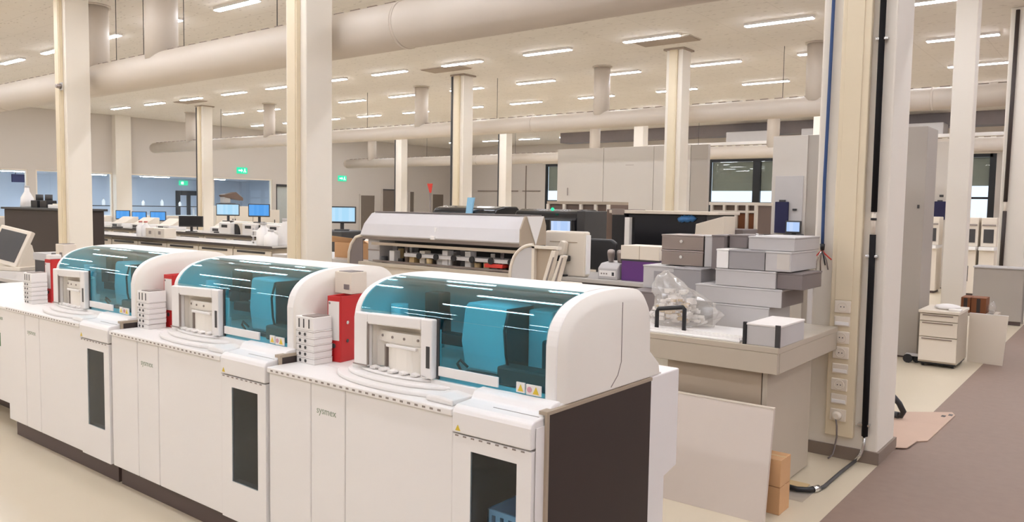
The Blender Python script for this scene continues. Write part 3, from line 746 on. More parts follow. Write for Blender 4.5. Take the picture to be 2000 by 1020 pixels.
def monitor(x, y, z, w, h, scr, label, rz=0.0, stand=.12, casing='charcoal', tilt=0):
    t = thing('monitor', label, 'monitor', (x, y, z), None, rz, world=False)
    MB().box(-w/2, w/2, 0, .04, stand, stand+h).build('casing', casing, t, .008)
    MB().box(-w/2+.02, w/2-.02, -.003, 0, stand+.03, stand+h-.02).build('display', scr, t)
    MB().box(-.03, .03, .04, .07, .02, stand+h*.5).build('stand', casing, t); MB().box(-.12, .12, -.06, .14, 0, .02).build('foot', casing, t, .004)
    return t
monitor(-24.32, 11.72, .9, .42, .28, 'scrblue', 'blue lit monitor farthest along the screen bench', .8, .2)
monitor(-23.32, 11.72, .9, .42, .26, 'scrblue', 'small blue lit monitor second along the screen bench', .8, .2)
monitor(-22.22, 11.72, .9, .44, .28, 'scrblue', 'blue lit monitor third along the screen bench', .8, .2)
monitor(-19.2, 11.0, .9, .62, .28, 'black', 'black blank wide monitor among the blue screens', .7, .13)
monitor(-17.82, 11.2, 1.203, .56, .30, 'scrpale', 'brightest pale blue monitor above a white device', .8, .14)
monitor(-16.5, 11.2, 1.203, .50, .31, 'scrblue', 'blue lit monitor nearest the pillar on the screen bench', .8, .14)
an0 = [None]
def desk_analyzer(x, y, z, label, grp, rz=0.0, s=1.0, kind=0):
    key = (kind,)
    if an0[0] is None: an0[0] = {}
    if kind not in an0[0]:
        t = thing('bench_analyzer', label, 'analyzer', (x, y, z), grp, rz, world=False)
        if kind == 0:      # sloped lid
            MB().box(-.34, .34, 0, .5, 0, .13).build('base', 'white', t, .012)
            MB().prism([(.0, .13), (.12, .16), (.36, .31), (.5, .31), (.5, .13)], 'x', -.33, .33).build('sloped_lid', 'cream', t, .012)
            MB().box(-.22, .05, -.004, 0, .03, .10).build('port', 'charcoal', t); MB().box(.1, .28, -.004, 0, .04, .09).build('keypad', 'grey', t)
            MB().box(.2, .46, -.22, -.02, 0, .035).build('keyboard', 'charcoal', t, .004)
        else:              # tall with black curved niche
            MB().box(-.42, .42, .12, .6, 0, .28).build('body', 'cream', t, .015)
            MB().box(-.42, .1, 0, .12, 0, .28).build('front_body', 'white', t, .015)
            MB().prism([(.14,0),(.14,.25),(.20,.25),(.27,.20),(.31,.12),(.33,0)], 'y', .08, .12).build('niche', 'black', t)
            MB().box(-.3, -.05, -.004, 0, .16, .23).build('panel', 'charcoal', t); MB().box(-.42, .42, .3, .6, .28, .30).build('lid', 'white', t, .005)
        an0[0][kind] = t; return t
    return dup(an0[0][kind], None, (x, y, z), rz, label)
G = 'bench analyzers on the screen bench'
desk_analyzer(-23.2, 10.98, .9, 'low white sloped analyzer at the far end of the screen bench', G)
desk_analyzer(-22.0, 10.98, .9, 'low white sloped analyzer before the second blue monitor', G)
desk_analyzer(-20.6, 10.98, .9, 'low white sloped analyzer left of the black blank monitor', G)
desk_analyzer(-18.55, 11.35, .9, 'low white sloped analyzer right of the black blank monitor', G)
desk_analyzer(-17.45, 10.98, .9, 'cream analyzer with black niche under the brightest monitor', G, 0, 1, 1)
desk_analyzer(-16.45, 10.98, .9, 'cream analyzer with black niche under the nearest blue monitor', G, 0, 1, 1)
desk_analyzer(-15.45, 10.98, .9, 'cream analyzer with black niche beside the two pillars', G, 0, 1, 1)
desk_analyzer(-24.9, 11.0, .9, 'low white sloped analyzer close to the end pillar', G)
# bottles and boxes on the nearer far bench
def bottle(x, y, z, h, r, cap, label, grp=None):
    t = thing('bottle', label, 'bottle', (x, y, z), grp)
    MB().lathe([(r*.95, 0), (r, .02), (r, h*.62), (r*.45, h*.8), (r*.4, h*.9)], (x, y, z), 14).build('bottle_body', 'white', t)
    MB().cyl((x, y, z+h*.9), (x, y, z+h), r*.45).build('cap', cap, t)
bottle(-17.35, 8.75, .9, .34, .09, 'pinkcap', 'white bottle with pink cap, left one on the nearer far bench'); bottle(-17.12, 8.75, .9, .34, .09, 'pinkcap', 'white bottle with pink cap, right one beside the cartons')
for k, (x, l) in enumerate(((-16.8, 'cream carton next to the pink capped bottles'), (-16.4, 'cream carton second from the pink capped bottles'))):
    t = thing('carton', l, 'box', (x, 8.8, .9)); MB().box(x-.19, x+.19, 8.68, 8.95, .9, 1.1).build('carton_body', 'cream', t, .005); MB().box(x-.05, x+.05, 8.675, 8.68, .97, 1.04).build('print', 'slot', t)
for k, (x, y, h, l) in enumerate(((-12.75, 8.75, .42, 'white jerry can at the near end of the far bench'), (-12.5, 9.05, .5, 'taller white jerry can behind the first one'), (-12.45, 8.7, .3, 'short white flask beside the yellowed pillar'))):
    bottle(x, y, .9, h, .13, 'grey', l)
t = thing('paper_tray', 'white stacked trays and tubing at the bench end by the pillar', 'lab ware', (-13.2, 9.1, .9))
for k in range(3): MB().box(-13.45, -12.95, 8.95, 9.3, .93+k*.1, .95+k*.1).build('tray', 'white', t, .004)
for x in (-13.43, -12.97):
    MB().box(x-.012, x+.012, 8.97, 9.0, .9, 1.2).build('post', 'grey', t)
# cabinets along the end wall with a microscope-like device
t = thing('storage_cabinet', 'pale storage cabinet against the end wall under the windows', 'cabinet', (-31.3, 19.8, 0))
MB().box(-31.75, -31.0, 18.9, 20.7, .06, 1.5).build('carcass', 'cream', t, .01); MB().box(-31.7, -31.05, 18.95, 20.65, 0, .06).build('plinth', 'plinth', t)
for k in (0, 1):
    d = MB().box(-31.0, -30.975, 18.92+k*.9, 19.79+k*.9, .1, 1.46).build('door', 'cream', t, .004); MB().box(-30.975, -30.95, 19.66+k*.12+.03, 19.69+k*.12+.03, .7, .95).build('handle', 'charcoal', d)
t = thing('microscope_unit', 'brown and grey laboratory device on the pale storage cabinet', 'instrument', (-31.3, 19.8, 1.5))
MB().box(-31.6, -31.1, 19.4, 19.95, 1.5, 1.62).build('base', 'charcoal', t, .02); MB().box(-31.55, -31.2, 19.45, 19.75, 1.62, 2.02).build('tower', 'grey', t, .03)
MB().prism([(19.35,1.98),(20.0,2.12),(20.35,1.86),(20.35,1.74),(19.9,1.8),(19.4,1.9)], 'x', -31.5, -31.15).build('head', 'brownrack', t, .02)
t = thing('storage_cabinet', 'second low cabinet against the end wall by the blue monitors', 'cabinet', (-31.3, 21.4, 0))
MB().box(-31.75, -31.1, 20.8, 22.2, .06, 1.35).build('carcass', 'cream', t, .01); MB().box(-31.7, -31.15, 20.85, 22.15, 0, .06).build('plinth', 'plinth', t)
d = MB().box(-31.1, -31.08, 20.82, 22.18, .1, 1.3).build('door', 'cream', t, .004); MB().box(-31.08, -31.055, 21.9, 21.93, .7, .9).build('handle', 'charcoal', d)
t = thing('annex_bench', 'long pale bench with glassware in the room behind the windows', 'bench', (-36, 17, 0))
MB().box(-36.6, -35.6, 13.5, 21.8, .95, 1.0).build('bench_top', 'worktoplight', t)
for yy in (13.6, 17.5, 21.6): MB().box(-36.5, -35.7, yy-.05, yy+.05, 0, .95).build('leg', 'grey', t)
MB().box(-36.3, -36.1, 14.5, 21.0, 1.4, 1.44).build('shelf', 'charcoal', t)
for yy in (14.6, 17.7, 20.9): MB().box(-36.25, -36.15, yy-.03, yy+.03, 1.0, 1.4).build('post', 'grey', t)
for i in range(7):
    x, yy = -36.2, 14.8+i*.9
    bottle(x, yy, 1.44, .22+.05*(i % 3), .07, 'grey', 'small bottle on the dark annex shelf, %s counted from the left' % ORD[i], 'bottles behind the windows')
for i, yy in enumerate((8.3, 9.6, 10.9)):
    t = thing('annex_equipment', ['blue grey equipment rack in the left window of the annex', 'blue grey analyzer in the middle of the left annex window', 'blue grey analyzer near the first window post'][i], 'instrument', (-35.5, yy, 0))
    MB().box(-36, -35, yy-.45, yy+.45, .05, 1.3+.15*i).build('cabinet_body', 'annexwall', t, .02); MB().box(-34.998, -34.98, yy-.3, yy+.3, .8, 1.2).build('display', 'navy', t); MB().box(-35.9, -35.1, yy-.4, yy+.4, 0, .05).build('plinth', 'charcoal', t)
t = thing('wall_screen', 'dark hanging panel in the annex behind the left window', 'screen', (-39, 14.6, 2.3))
MB().box(-39.05, -38.95, 13.95, 14.65, 2.4, 2.75).build('screen_panel', 'navy', t, .01)
for yy in (14.1, 14.5): MB().cyl((-39, yy, 2.75), (-39, yy, 2.86), .015).build('hanger', 'charcoal', t)

# monitor and dark tower between pillar and silver hood
t = monitor(-10.34, 8.6, 1.25, .46, .28, 'scrpale', 'bright blue monitor beside the yellowed pillar, left of the silver hood', .8, .12)
t = thing('instrument_cart', 'dark instrument cart under the bright blue monitor', 'cart', (-10.5, 8.7, 0))
MB().box(-10.85, -10.1, 8.4, 9.0, .7, 1.25).build('cart_body', 'charcoal', t, .02); MB().box(-10.9, -10.05, 8.35, 9.05, .62, .7).build('shelf', 'steel', t)
for x in (-10.8, -10.15):
    for yy in (8.45, 8.95): MB().cyl((x, yy, 0), (x, yy, .64), .025).build('leg', 'charcoal', t)
t = thing('dark_cabinet', 'low black cabinet behind the left end of the silver hood', 'cabinet', (-9.9, 10.2, 0))
MB().box(-10.8, -9.2, 9.9, 10.6, .05, 1.3).build('carcass', 'black', t, .01); MB().box(-10.78, -9.22, 9.93, 10.57, 0, .05).build('plinth', 'charcoal', t); MB().box(-9.98, -9.96, 9.895, 9.9, .1, 1.25).build('door_gap', 'charcoal', t)
t = thing('open_carton', 'open kraft carton left of the silver hood', 'box', (-7.85, 6.9, 0))
MB().box(-8.2, -7.5, 6.7, 7.2, 1.0, 1.2).build('carton_body', 'kraft', t)
MB().hexa([(-8.2,6.65,1.2),(-7.5,6.65,1.2),(-7.5,6.66,1.2),(-8.2,6.66,1.2),(-8.3,6.5,1.3),(-7.45,6.5,1.26),(-7.45,6.51,1.26),(-8.3,6.51,1.3)]).build('flap', 'kraft', t); MB().hexa([(-8.2,7.2,1.2),(-7.5,7.2,1.2),(-7.5,7.21,1.2),(-8.2,7.21,1.2),(-8.0,7.35,1.42),(-7.45,7.35,1.34),(-7.45,7.36,1.34),(-8.0,7.36,1.42)]).build('flap', 'paper', t)
t = thing('side_table', 'grey side table holding the open kraft carton', 'table', (-8.0, 6.9, 0))
MB().box(-9.2, -7.35, 6.45, 7.4, .95, 1.0).build('table_top', 'worktoplight', t, .005); MB().box(-9.1, -7.4, 6.5, 7.3, .78, .82).build('shelf', 'dkgrey', t)
for x in (-9.1, -7.45):
    for yy in (6.5, 7.3): MB().box(x-.025, x+.025, yy-.025, yy+.025, 0, .95).build('leg', 'grey', t)

# ================================================================ SILVER HOODED TRACK ANALYZER
t = thing('track_analyzer', 'long analyzer with pale silver hood and open deck behind the front row', 'analyzer', (-6, 6.5, 0))
HX0, HX1 = -7.2, -4.83
hp = [(6.28,1.32),(6.26,1.335),(6.32,1.465),(6.44,1.588),(6.48,1.60),(6.62,1.60),(6.68,1.55),(6.70,1.32)]
MB().prism(hp, 'x', HX0, HX1).build('hood', 'silver', t, .006)
MB().box(HX0+.03, HX1, 6.46, 6.64, 1.60, 1.612).build('hood_top_edge', 'dkgrey', t)
MB().box(-6.02, -6.0, 6.29, 6.33, 1.36, 1.45).build('handle', 'white', t, .004); MB().box(-6.04, -5.98, 6.245, 6.27, 1.32, 1.36).build('handle', 'white', t, .004)
# end plate with a white wedge
MB().prism([(6.27,1.30),(6.27,1.47),(6.34,1.60),(6.66,1.60),(6.70,1.50),(6.70,1.30)], 'x', HX1, HX1+.02).build('end_plate', 'taupe', t, .003)
MB().prism([(6.36,1.598),(6.64,1.598),(6.51,1.31)], 'x', HX1+.02, HX1+.03).build('end_wedge', 'white', t)
b = MB(); b.box(HX0, HX1+.02, 6.3, 6.72, .06, .98); b.build('base', 'cream', t, .01); MB().box(HX0+.03, HX1, 6.34, 6.70, 0, .06).build('plinth', 'plinth', t)
MB().box(HX0-.02, HX1+.03, 6.25, 6.73, .98, 1.02).build('deck', 'bench', t, .005); MB().box(HX0, HX1, 6.68, 6.72, 1.02, 1.32).build('back_panel', 'charcoal', t)
MB().box(HX0+.04, HX0+.24, 6.35, 6.6, 1.02, 1.3).build('end_module', 'grey', t, .008); MB().box(HX0+.04, HX0+.24, 6.345, 6.35, 1.15, 1.165).build('module_seam', 'slot', t)
MB().box(HX0, HX1, 6.3, 6.34, 1.285, 1.32).build('rail', 'steel', t); MB().box(HX0+.2, HX1, 6.26, 6.3, 1.225, 1.255).build('rail', 'taupe', t); MB().box(HX0+.7, HX1, 6.3, 6.5, 1.11, 1.15).build('rail', 'grey', t, .004); MB().box(HX0+.2, HX1, 6.28, 6.3, 1.03, 1.05).build('rail', 'steel', t)
for i in range(6): MB().cyl((-6.25+i*.26, 6.298, 1.13), (-6.25+i*.26, 6.28, 1.13), .035, None, 12).build('drive_wheel', 'black', t)
cs = ['charcoal', 'black', 'tan', 'cream', 'dkgrey', 'steel', 'white', 'midgrey', 'tan', 'cream', 'white', 'grey', 'black', 'white', 'cream', 'white']
rr = random.Random(9)
for i in range(34):
    x = -6.88 + (i % 17)*.118 + rr.uniform(-.03, .03); yy = 6.34 + .16*(i//17) + rr.uniform(0, .06); h = rr.uniform(.05, .2)
    if i % 3 == 0: MB().cyl((x, yy, 1.02), (x, yy, 1.02+h), rr.uniform(.018, .04), None, 10).build('deck_module', cs[rr.randrange(16)], t)
    else: MB().box(x-.04, x+.04, yy, yy+.1, 1.02, 1.02+h).build('deck_module', cs[rr.randrange(16)], t, .004)
rk = MB().box(-5.3, -5.06, 6.29, 6.40, 1.06, 1.10).build('red_rack', 'redbit', t, .006)
for i in range(5): MB().cyl((-5.27+i*.046, 6.34, 1.10), (-5.27+i*.046, 6.34, 1.13), .014, None, 8).build('tube', 'white', rk)
# mesh side guard at the left end
f = MB(); f.tube([(-7.45,6.3,.98),(-7.44,6.3,1.12),(-7.4,6.3,1.22),(-7.32,6.3,1.3),(-7.2,6.3,1.33)], .018, 8); f.build('guard_rim', 'cream', t)
MB().prism([(-7.43,.98),(-7.42,1.12),(-7.38,1.21),(-7.31,1.285),(-7.2,1.31),(-7.2,.98)], 'y', 6.30, 6.31).build('guard_screen', 'dkgrey', t)

# twin arched loader panels
t = thing('sample_loader', 'twin arched grey windows of a sample loader before the silver hood', 'analyzer', (-4.4, 5.9, 0))
MB().box(-4.72, -4.02, 5.9, 6.2, .05, 1.0).build('base', 'cream', t, .01); MB().box(-4.7, -4.04, 5.93, 6.17, 0, .05).build('plinth', 'plinth', t)
def quarter(x0, x1, z0, z1, n=10):
    return [(x1, z0), (x1, z1)] + [(x1-(x1-x0)*math.sin(PI/2*i/n), z0+(z1-z0)*math.cos(PI/2*i/n)**.7) for i in range(1, n+1)]
MB().prism(quarter(-4.68, -4.42, 1.0, 1.32), 'y', 5.95, 6.0).build('arched_window', 'grey', t)
MB().tube([(-4.69+.0, 5.95, 1.0)] + [(-4.42-.27*math.cos(PI/2*i/10), 5.95, 1.0+.34*math.sin(PI/2*i/10)**.8) for i in range(1, 11)], .016, 8).build('window_rim', 'cream', t)
MB().prism([(-4.40,1.0),(-4.40,1.31),(-4.20,1.31),(-4.22,1.22),(-4.27,1.10),(-4.33,1.0)], 'y', 5.97, 6.02).build('arched_window', 'taupe', t)
MB().box(-4.42, -4.39, 5.93, 5.99, 1.0, 1.33).build('mid_post', 'cream', t); MB().box(-4.42, -4.12, 5.93, 5.99, 1.31, 1.335).build('top_rail', 'cream', t)
for i, x in enumerate((-4.24, -4.14)):
    MB().hexa([(x-.05,5.92,1.0),(x+.02,5.92,1.0),(x+.02,5.98,1.0),(x-.05,5.98,1.0),(x+.05,5.92,1.30-.04*i),(x+.10,5.92,1.30-.04*i),(x+.10,5.98,1.30-.04*i),(x+.05,5.98,1.30-.04*i)]).build('leaning_cover', 'cream', t, .005)
    MB().hexa([(x-.0,5.91,1.02),(x+.015,5.91,1.02),(x+.015,5.92,1.02),(x-.0,5.92,1.02),(x+.075,5.91,1.24),(x+.085,5.91,1.24),(x+.085,5.92,1.24),(x+.075,5.92,1.24)]).build('cover_seam', 'slot', t)

# beige case, adjustable arm, desk with things
t = thing('side_desk', 'pale topped desk with dark apron behind the nearest analyzer', 'desk', (-4.1, 6.85, 0))
MB().box(-5.1, -3.3, 6.84, 7.65, .93, .97).build('desk_top', 'worktoplight', t, .004); MB().box(-5.08, -3.32, 6.85, 6.88, .80, .93).build('apron', 'worktop', t)
for x in (-5.06, -3.38):
    for yy in (6.90, 7.55): MB().box(x, x+.05, yy, yy+.05, 0, .93).build('leg', 'charcoal', t)
MB().box(-4.2, -3.40, 7.2, 7.23, .25, .8).build('modesty_panel', 'taupe', t)
t = thing('beige_case', 'beige square instrument back beside the silver hood', 'instrument', (-4.75, 6.95, .97))
MB().box(-5.00, -4.48, 6.94, 7.04, .97, 1.445).build('case', 'cream', t, .02); MB().box(-4.93, -4.58, 6.936, 6.94, 1.325, 1.335).build('seam', 'taupe', t); MB().box(-4.482, -4.468, 6.95, 7.03, 1.0, 1.41).build('edge_trim', 'white', t, .004)
t = thing('camera_arm', 'small black arm with cream head before the beige case', 'stand', (-4.74, 6.89, .97))
MB().box(-4.80, -4.68, 6.855, 6.93, .97, .99).build('foot', 'black', t, .005); MB().cyl((-4.74,6.89,.99), (-4.74,6.89,1.2), .02).build('post', 'black', t); MB().box(-4.82, -4.65, 6.85, 6.93, 1.13, 1.19).build('clamp', 'black', t, .01); MB().prism([(-4.82,1.19),(-4.70,1.19),(-4.68,1.33),(-4.74,1.35)], 'y', 6.86, 6.93).build('head', 'cream', t, .01)
t = thing('centrifuge', 'small pale bench centrifuge with two cups beside the purple carton', 'instrument', (-4.2, 7.0, .97))
MB().prism([(6.94,.97),(6.94,1.08),(7.0,1.13),(7.2,1.15),(7.2,.97)], 'x', -4.32, -4.09).build('case', 'grey', t, .008); MB().box(-4.30, -4.11, 6.935, 6.94, 1.0, 1.06).build('control_panel', 'white', t); MB().box(-4.15, -4.125, 6.932, 6.935, 1.01, 1.045).build('display', 'charcoal', t)
for i in range(3): MB().box(-4.28+i*.03, -4.265+i*.03, 6.932, 6.935, 1.02, 1.035).build('button', 'slot', t)
for x in (-4.25, -4.14): MB().lathe([(.025, 0), (.035, .05), (.04, .09), (.036, .12), (.016, .13)], (x, 7.08, 1.14), 12).build('cup', 'steel', t)
t = thing('purple_carton', 'purple carton on the pale topped desk', 'box', (-3.85, 7.0, .97))
MB().box(-4.06, -3.62, 6.97, 7.3, .97, 1.185).build('carton_body', 'purple', t, .004); MB().box(-4.06, -3.62, 6.968, 6.97, 1.17, 1.185).build('lid_edge', 'charcoal', t)
t = thing('white_carton', 'cream lidded carton resting on the purple carton', 'box', (-3.85, 7.0, 1.185))
MB().box(-4.07, -3.64, 6.965, 7.28, 1.187, 1.325).build('carton_body', 'cream', t, .004); MB().box(-3.86, -3.854, 6.963, 6.965, 1.187, 1.325).build('seam', 'taupe', t)
t = thing('office_chair', 'black office chair behind the pale topped desk', 'chair', (-4.85, 7.9, 0))
MB().prism([(-5.08,.98),(-4.62,.98),(-4.62,1.3),(-4.68,1.34),(-5.02,1.34),(-5.08,1.3)], 'y', 7.78, 7.85).build('backrest', 'black', t, .02); MB().box(-5.1, -4.6, 7.85, 8.35, .46, .54).build('seat', 'black', t, .03); MB().box(-4.88, -4.82, 7.80, 7.86, .5, 1.0).build('back_support', 'charcoal', t); MB().cyl((-4.85, 8.1, .08), (-4.85, 8.1, .46), .03).build('column', 'charcoal', t)
for k in range(5):
    a = 2*PI*k/5; MB().tube([(-4.85, 8.1, .12), (-4.85+.3*math.cos(a), 8.1+.3*math.sin(a), .04)], .022, 6).build('foot_arm', 'charcoal', t); 

# black instruments behind
t = thing('black_analyzer', 'low black rounded analyzer top far behind the silver hood', 'analyzer', (-10.2, 11.8, 0))
MB().prism([(11.5,1.0),(11.5,1.58),(11.56,1.65),(11.8,1.69),(12.2,1.69),(12.3,1.6),(12.3,1.0)], 'x', -11.05, -9.45).build('hood', 'blackgloss', t, .03); MB().box(-11.0, -9.5, 11.55, 12.25, .05, 1.0).build('base', 'cream', t, .01); MB().box(-10.95, -9.55, 11.6, 12.2, 0, .05).build('plinth', 'black', t); MB().hexa([(-10.15,11.46,1.5),(-10.0,11.46,1.5),(-10.0,11.49,1.5),(-10.15,11.49,1.5),(-10.1,11.46,1.85),(-9.93,11.46,1.85),(-9.93,11.49,1.85),(-10.1,11.49,1.85)]).build('hanging_film', 'bluecrate', t)
t = thing('black_analyzer', 'black rounded analyzer with a green lamp right of the silver hood', 'analyzer', (-7.5, 10.8, 0))
MB().prism([(10.5,.9),(10.5,1.52),(10.56,1.62),(10.7,1.66),(11.1,1.66),(11.2,1.56),(11.2,.9)], 'x', -8.22, -6.95).build('hood', 'blackgloss', t, .03); MB().box(-8.2, -6.8, 10.55, 11.15, .05, .9).build('base', 'cream', t, .01); MB().box(-8.15, -6.85, 10.6, 11.1, 0, .05).build('plinth', 'black', t); MB().ball((-7.42,10.5,1.66), .03).build('status_lamp', 'exit', t)
MB().box(-6.95, -6.80, 10.5, 11.2, .9, 1.64).build('end_cover', 'charcoal', t, .01)
t = monitor(-7.05, 10.2, 1.2, .34, .22, 'scrlight', 'small pale blue monitor before the black analyzer with green lamp', .5, .08)
t = thing('monitor_shelf', 'small grey stand under the small pale blue monitor', 'stand', (-7.05, 10.2, 0))
MB().box(-7.3, -6.8, 10.0, 10.4, 1.17, 1.2).build('shelf_top', 'grey', t, .004)
for x in (-7.26, -6.84): MB().box(x-.02, x+.02, 10.05, 10.35, 0, 1.17).build('leg', 'grey', t)
t = thing('glazed_rack', 'brown glazed rack behind the black analyzer with green lamp', 'rack', (-7.4, 11.8, 0))
MB().box(-8.3, -7.0, 11.6, 12.2, .05, 1.75).build('rack_body', 'brownrack', t); MB().box(-8.3, -7.0, 11.57, 12.2, 1.75, 1.80).build('top_board', 'taupe', t)
for x in (-8.3, -7.95, -7.6, -7.3, -7.05): MB().box(x, x+.05, 11.55, 11.6, 0, 1.75).build('post', 'cream', t)
t = thing('black_analyzer', 'large black boxed analyzer with cream frame beside the grey trays', 'analyzer', (-4.8, 9.3, 0))
MB().box(-5.40, -4.1, 9.05, 9.9, 1.18, 1.63).build('front_cover', 'blackgloss', t, .015); MB().box(-5.3, -3.6, 9.1, 9.9, .05, 1.18).build('base', 'black', t, .01); MB().box(-5.2, -3.7, 9.15, 9.85, 0, .05).build('plinth', 'charcoal', t)
MB().box(-5.45, -4.05, 9.0, 9.95, 1.63, 1.67).build('top_frame', 'cream', t, .005); MB().box(-5.20, -5.13, 8.98, 9.05, 1.05, 1.58).build('frame_post', 'white', t); MB().box(-5.40, -5.21, 8.99, 9.06, 1.15, 1.62).build('side_cover', 'black', t, .01); MB().box(-5.55, -5.40, 9.1, 9.9, 1.1, 1.68).build('end_cover', 'brownrack', t, .01)
MB().prism([(-4.22,1.25),(-4.20,1.52),(-3.84,1.62),(-3.84,1.30)], 'y', 8.96, 9.3).build('wedge_cover', 'cream', t, .006)
MB().box(-5.40, -5.22, 8.985, 9.0, 1.61, 1.69).build('cap_strip', 'steel', t); MB().box(-4.1, -3.75, 9.32, 9.8, 1.2, 1.46).build('side_module', 'dkgrey', t, .01)
b = MB(); rr = random.Random(3)
for i in range(5): b.ball((-4.43+i*.035, 9.035, 1.575+rr.uniform(-.01, .02)), .04, 10, 6, .3, 1.3, .5, .9)
tag(b.build('blue_cloth', 'bluebit', None), 'crumpled blue film on the large black analyzer', 'film')
t = thing('glazed_rack', 'brown glazed rack with cream posts before the black framed window', 'rack', (-3.7, 10.3, 0))
MB().box(-4.6, -3.95, 10.3, 10.8, .05, 1.76).build('rack_body', 'brownrack', t); MB().box(-4.62, -3.93, 10.25, 10.8, 1.76, 1.80).build('top_board', 'cream', t)
for x in (-4.6, -4.42, -4.25, -4.1, -3.98): MB().box(x, x+.035, 10.25, 10.3, 0, 1.76).build('post', 'cream', t)
MB().box(-4.6, -3.95, 10.26, 10.3, 1.66, 1.69).build('rail', 'cream', t); MB().box(-4.57, -4.24, 10.29, 10.301, 1.2, 1.65).build('glass_pane', 'charcoal', t); MB().box(-4.21, -3.99, 10.29, 10.301, 1.2, 1.65).build('glass_pane', 'brownbox', t)

t = thing('monitor_shelf', 'small grey stand behind the grey box pile beside the wide pillar', 'stand', (-2.52, 7.3, 0))
MB().box(-2.85, -2.2, 7.1, 7.5, 1.08, 1.11).build('shelf_top', 'grey', t, .004)
for x in (-2.81, -2.24): MB().box(x-.02, x+.02, 7.15, 7.45, 0, 1.08).build('leg', 'grey', t)
monitor(-2.52, 7.2, 1.11, .36, .28, 'scrlight', 'pale lit monitor half hidden between grey boxes and wide pillar', .2, .09)
# wide partition and tall cabinets
t = thing('partition_wall', 'wide pale grey partition behind the black analyzers', 'partition', (-9.8, 17.3, 0))
for a, c in ((-12.02, -10.62), (-10.61, -9.21), (-9.2, -8.25)): MB().box(a, c, 17.2, 17.32, .05, 3.2).build('panel', 'partition', t, .004)
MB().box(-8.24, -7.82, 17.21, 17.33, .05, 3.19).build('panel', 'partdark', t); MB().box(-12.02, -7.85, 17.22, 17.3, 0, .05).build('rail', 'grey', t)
MB().box(-11.7, -11.67, 17.19, 17.2, 2.0, 2.2).build('mark', 'slot', t); MB().box(-9.98, -9.75, 17.197, 17.2, 2.75, 2.76).build('mark', 'slot', t)
t = thing('tall_cabinet', 'tall pale grey cabinet with navy folder left of the wide pillar', 'cabinet', (-4.1, 12.2, 0))
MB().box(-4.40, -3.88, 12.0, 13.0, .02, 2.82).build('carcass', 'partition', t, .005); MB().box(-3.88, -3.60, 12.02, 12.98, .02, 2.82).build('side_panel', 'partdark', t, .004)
MB().box(-4.34, -3.92, 11.985, 12.0, 1.3, 2.22).build('door', 'grey', t, .003); MB().box(-4.06, -4.0, 11.97, 11.985, 1.70, 1.73).build('handle', 'charcoal', t); MB().box(-4.12, -3.88, 11.75, 12.0, 1.30, 1.33).build('shelf', 'white', t)
t = thing('folder', 'navy hanging folder on the tall pale cabinet', 'folder', (-4.2, 11.96, 1.36)); MB().box(-4.315, -4.115, 11.94, 11.98, 1.36, 1.83).build('cover', 'navy', t, .006); MB().box(-4.26, -4.17, 11.95, 11.985, 1.83, 1.86).build('strap', 'charcoal', t)
monitor(-4.0, 11.85, 1.33, .23, .19, 'scrlight', 'small pale blue monitor on the shelf of the tall pale cabinet', 0, .03)
t = thing('tall_cabinet', 'tall grey cabinet right of the wide pillar by the drawers', 'cabinet', (-2.2, 10.4, 0))
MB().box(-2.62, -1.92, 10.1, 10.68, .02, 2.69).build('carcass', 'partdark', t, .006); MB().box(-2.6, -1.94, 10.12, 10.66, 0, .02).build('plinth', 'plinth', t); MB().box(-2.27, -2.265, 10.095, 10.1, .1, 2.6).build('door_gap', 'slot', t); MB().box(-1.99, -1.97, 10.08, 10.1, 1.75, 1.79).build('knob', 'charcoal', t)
t = thing('tall_cabinet', 'distant tall pale cabinet with navy folder right of the wide pillar', 'cabinet', (-3.5, 20.3, 0))
MB().box(-3.75, -3.15, 20.0, 20.8, .02, 3.3).build('carcass', 'partition', t, .005); MB().box(-3.7, -3.2, 20.05, 20.75, 0, .02).build('plinth', 'plinth', t); MB().box(-3.50, -3.42, 19.98, 20.0, 2.06, 2.11).build('handle', 'charcoal', t)
t = thing('folder', 'navy hanging folder on the distant tall cabinet', 'folder', (-3.47, 19.95, 1.55)); MB().box(-3.60, -3.36, 19.93, 19.98, 1.55, 1.96).build('cover', 'navy', t, .01); MB().box(-3.53, -3.43, 19.94, 19.985, 1.96, 1.99).build('strap', 'charcoal', t)
# distant instruments at the right
for i, (x, w, z0, l) in enumerate(((-3.5, .45, .5, 'white distant instrument beneath the distant navy folder'), (-2.80, .5, .5, 'white distant analyzer with dark front, right of the slim service pillar'), (-2.36, .28, .5, 'slim grey distant instrument next to the white analyzer'))):
    t = thing('far_analyzer', l, 'analyzer', (x, 18.9, 0))
    MB().box(x-w/2, x+w/2, 18.7, 19.3, .05, .95).build('base', 'cream', t, .01); MB().box(x-w/2, x+w/2, 18.6, 19.3, .95, 1.02).build('ledge', 'white', t, .01)
    MB().box(x-w/2, x+w/2, 18.85, 19.3, 1.02, 1.62).build('upper_case', 'cream', t, .015); MB().box(x-w/2+.05, x+w/2-.05, 18.84, 18.85, 1.10, 1.38).build('front_window', 'charcoal', t); MB().box(x-w/2+.02, x+w/2-.02, 18.83, 18.85, 1.45, 1.48).build('handle_bar', 'slot', t)
    MB().box(x-w/2+.03, x+w/2-.03, 18.73, 19.25, 0, .05).build('plinth', 'plinth', t); MB().box(x-w/4, x+w/4, 18.69, 18.7, .3, .62).build('vent_panel', 'charcoal', t)
t = monitor(-2.5, 19.6, 1.62, .4, .05, 'scrlight', 'flat pale monitor on top of the distant analyzers', 0, .02) if 0 else None

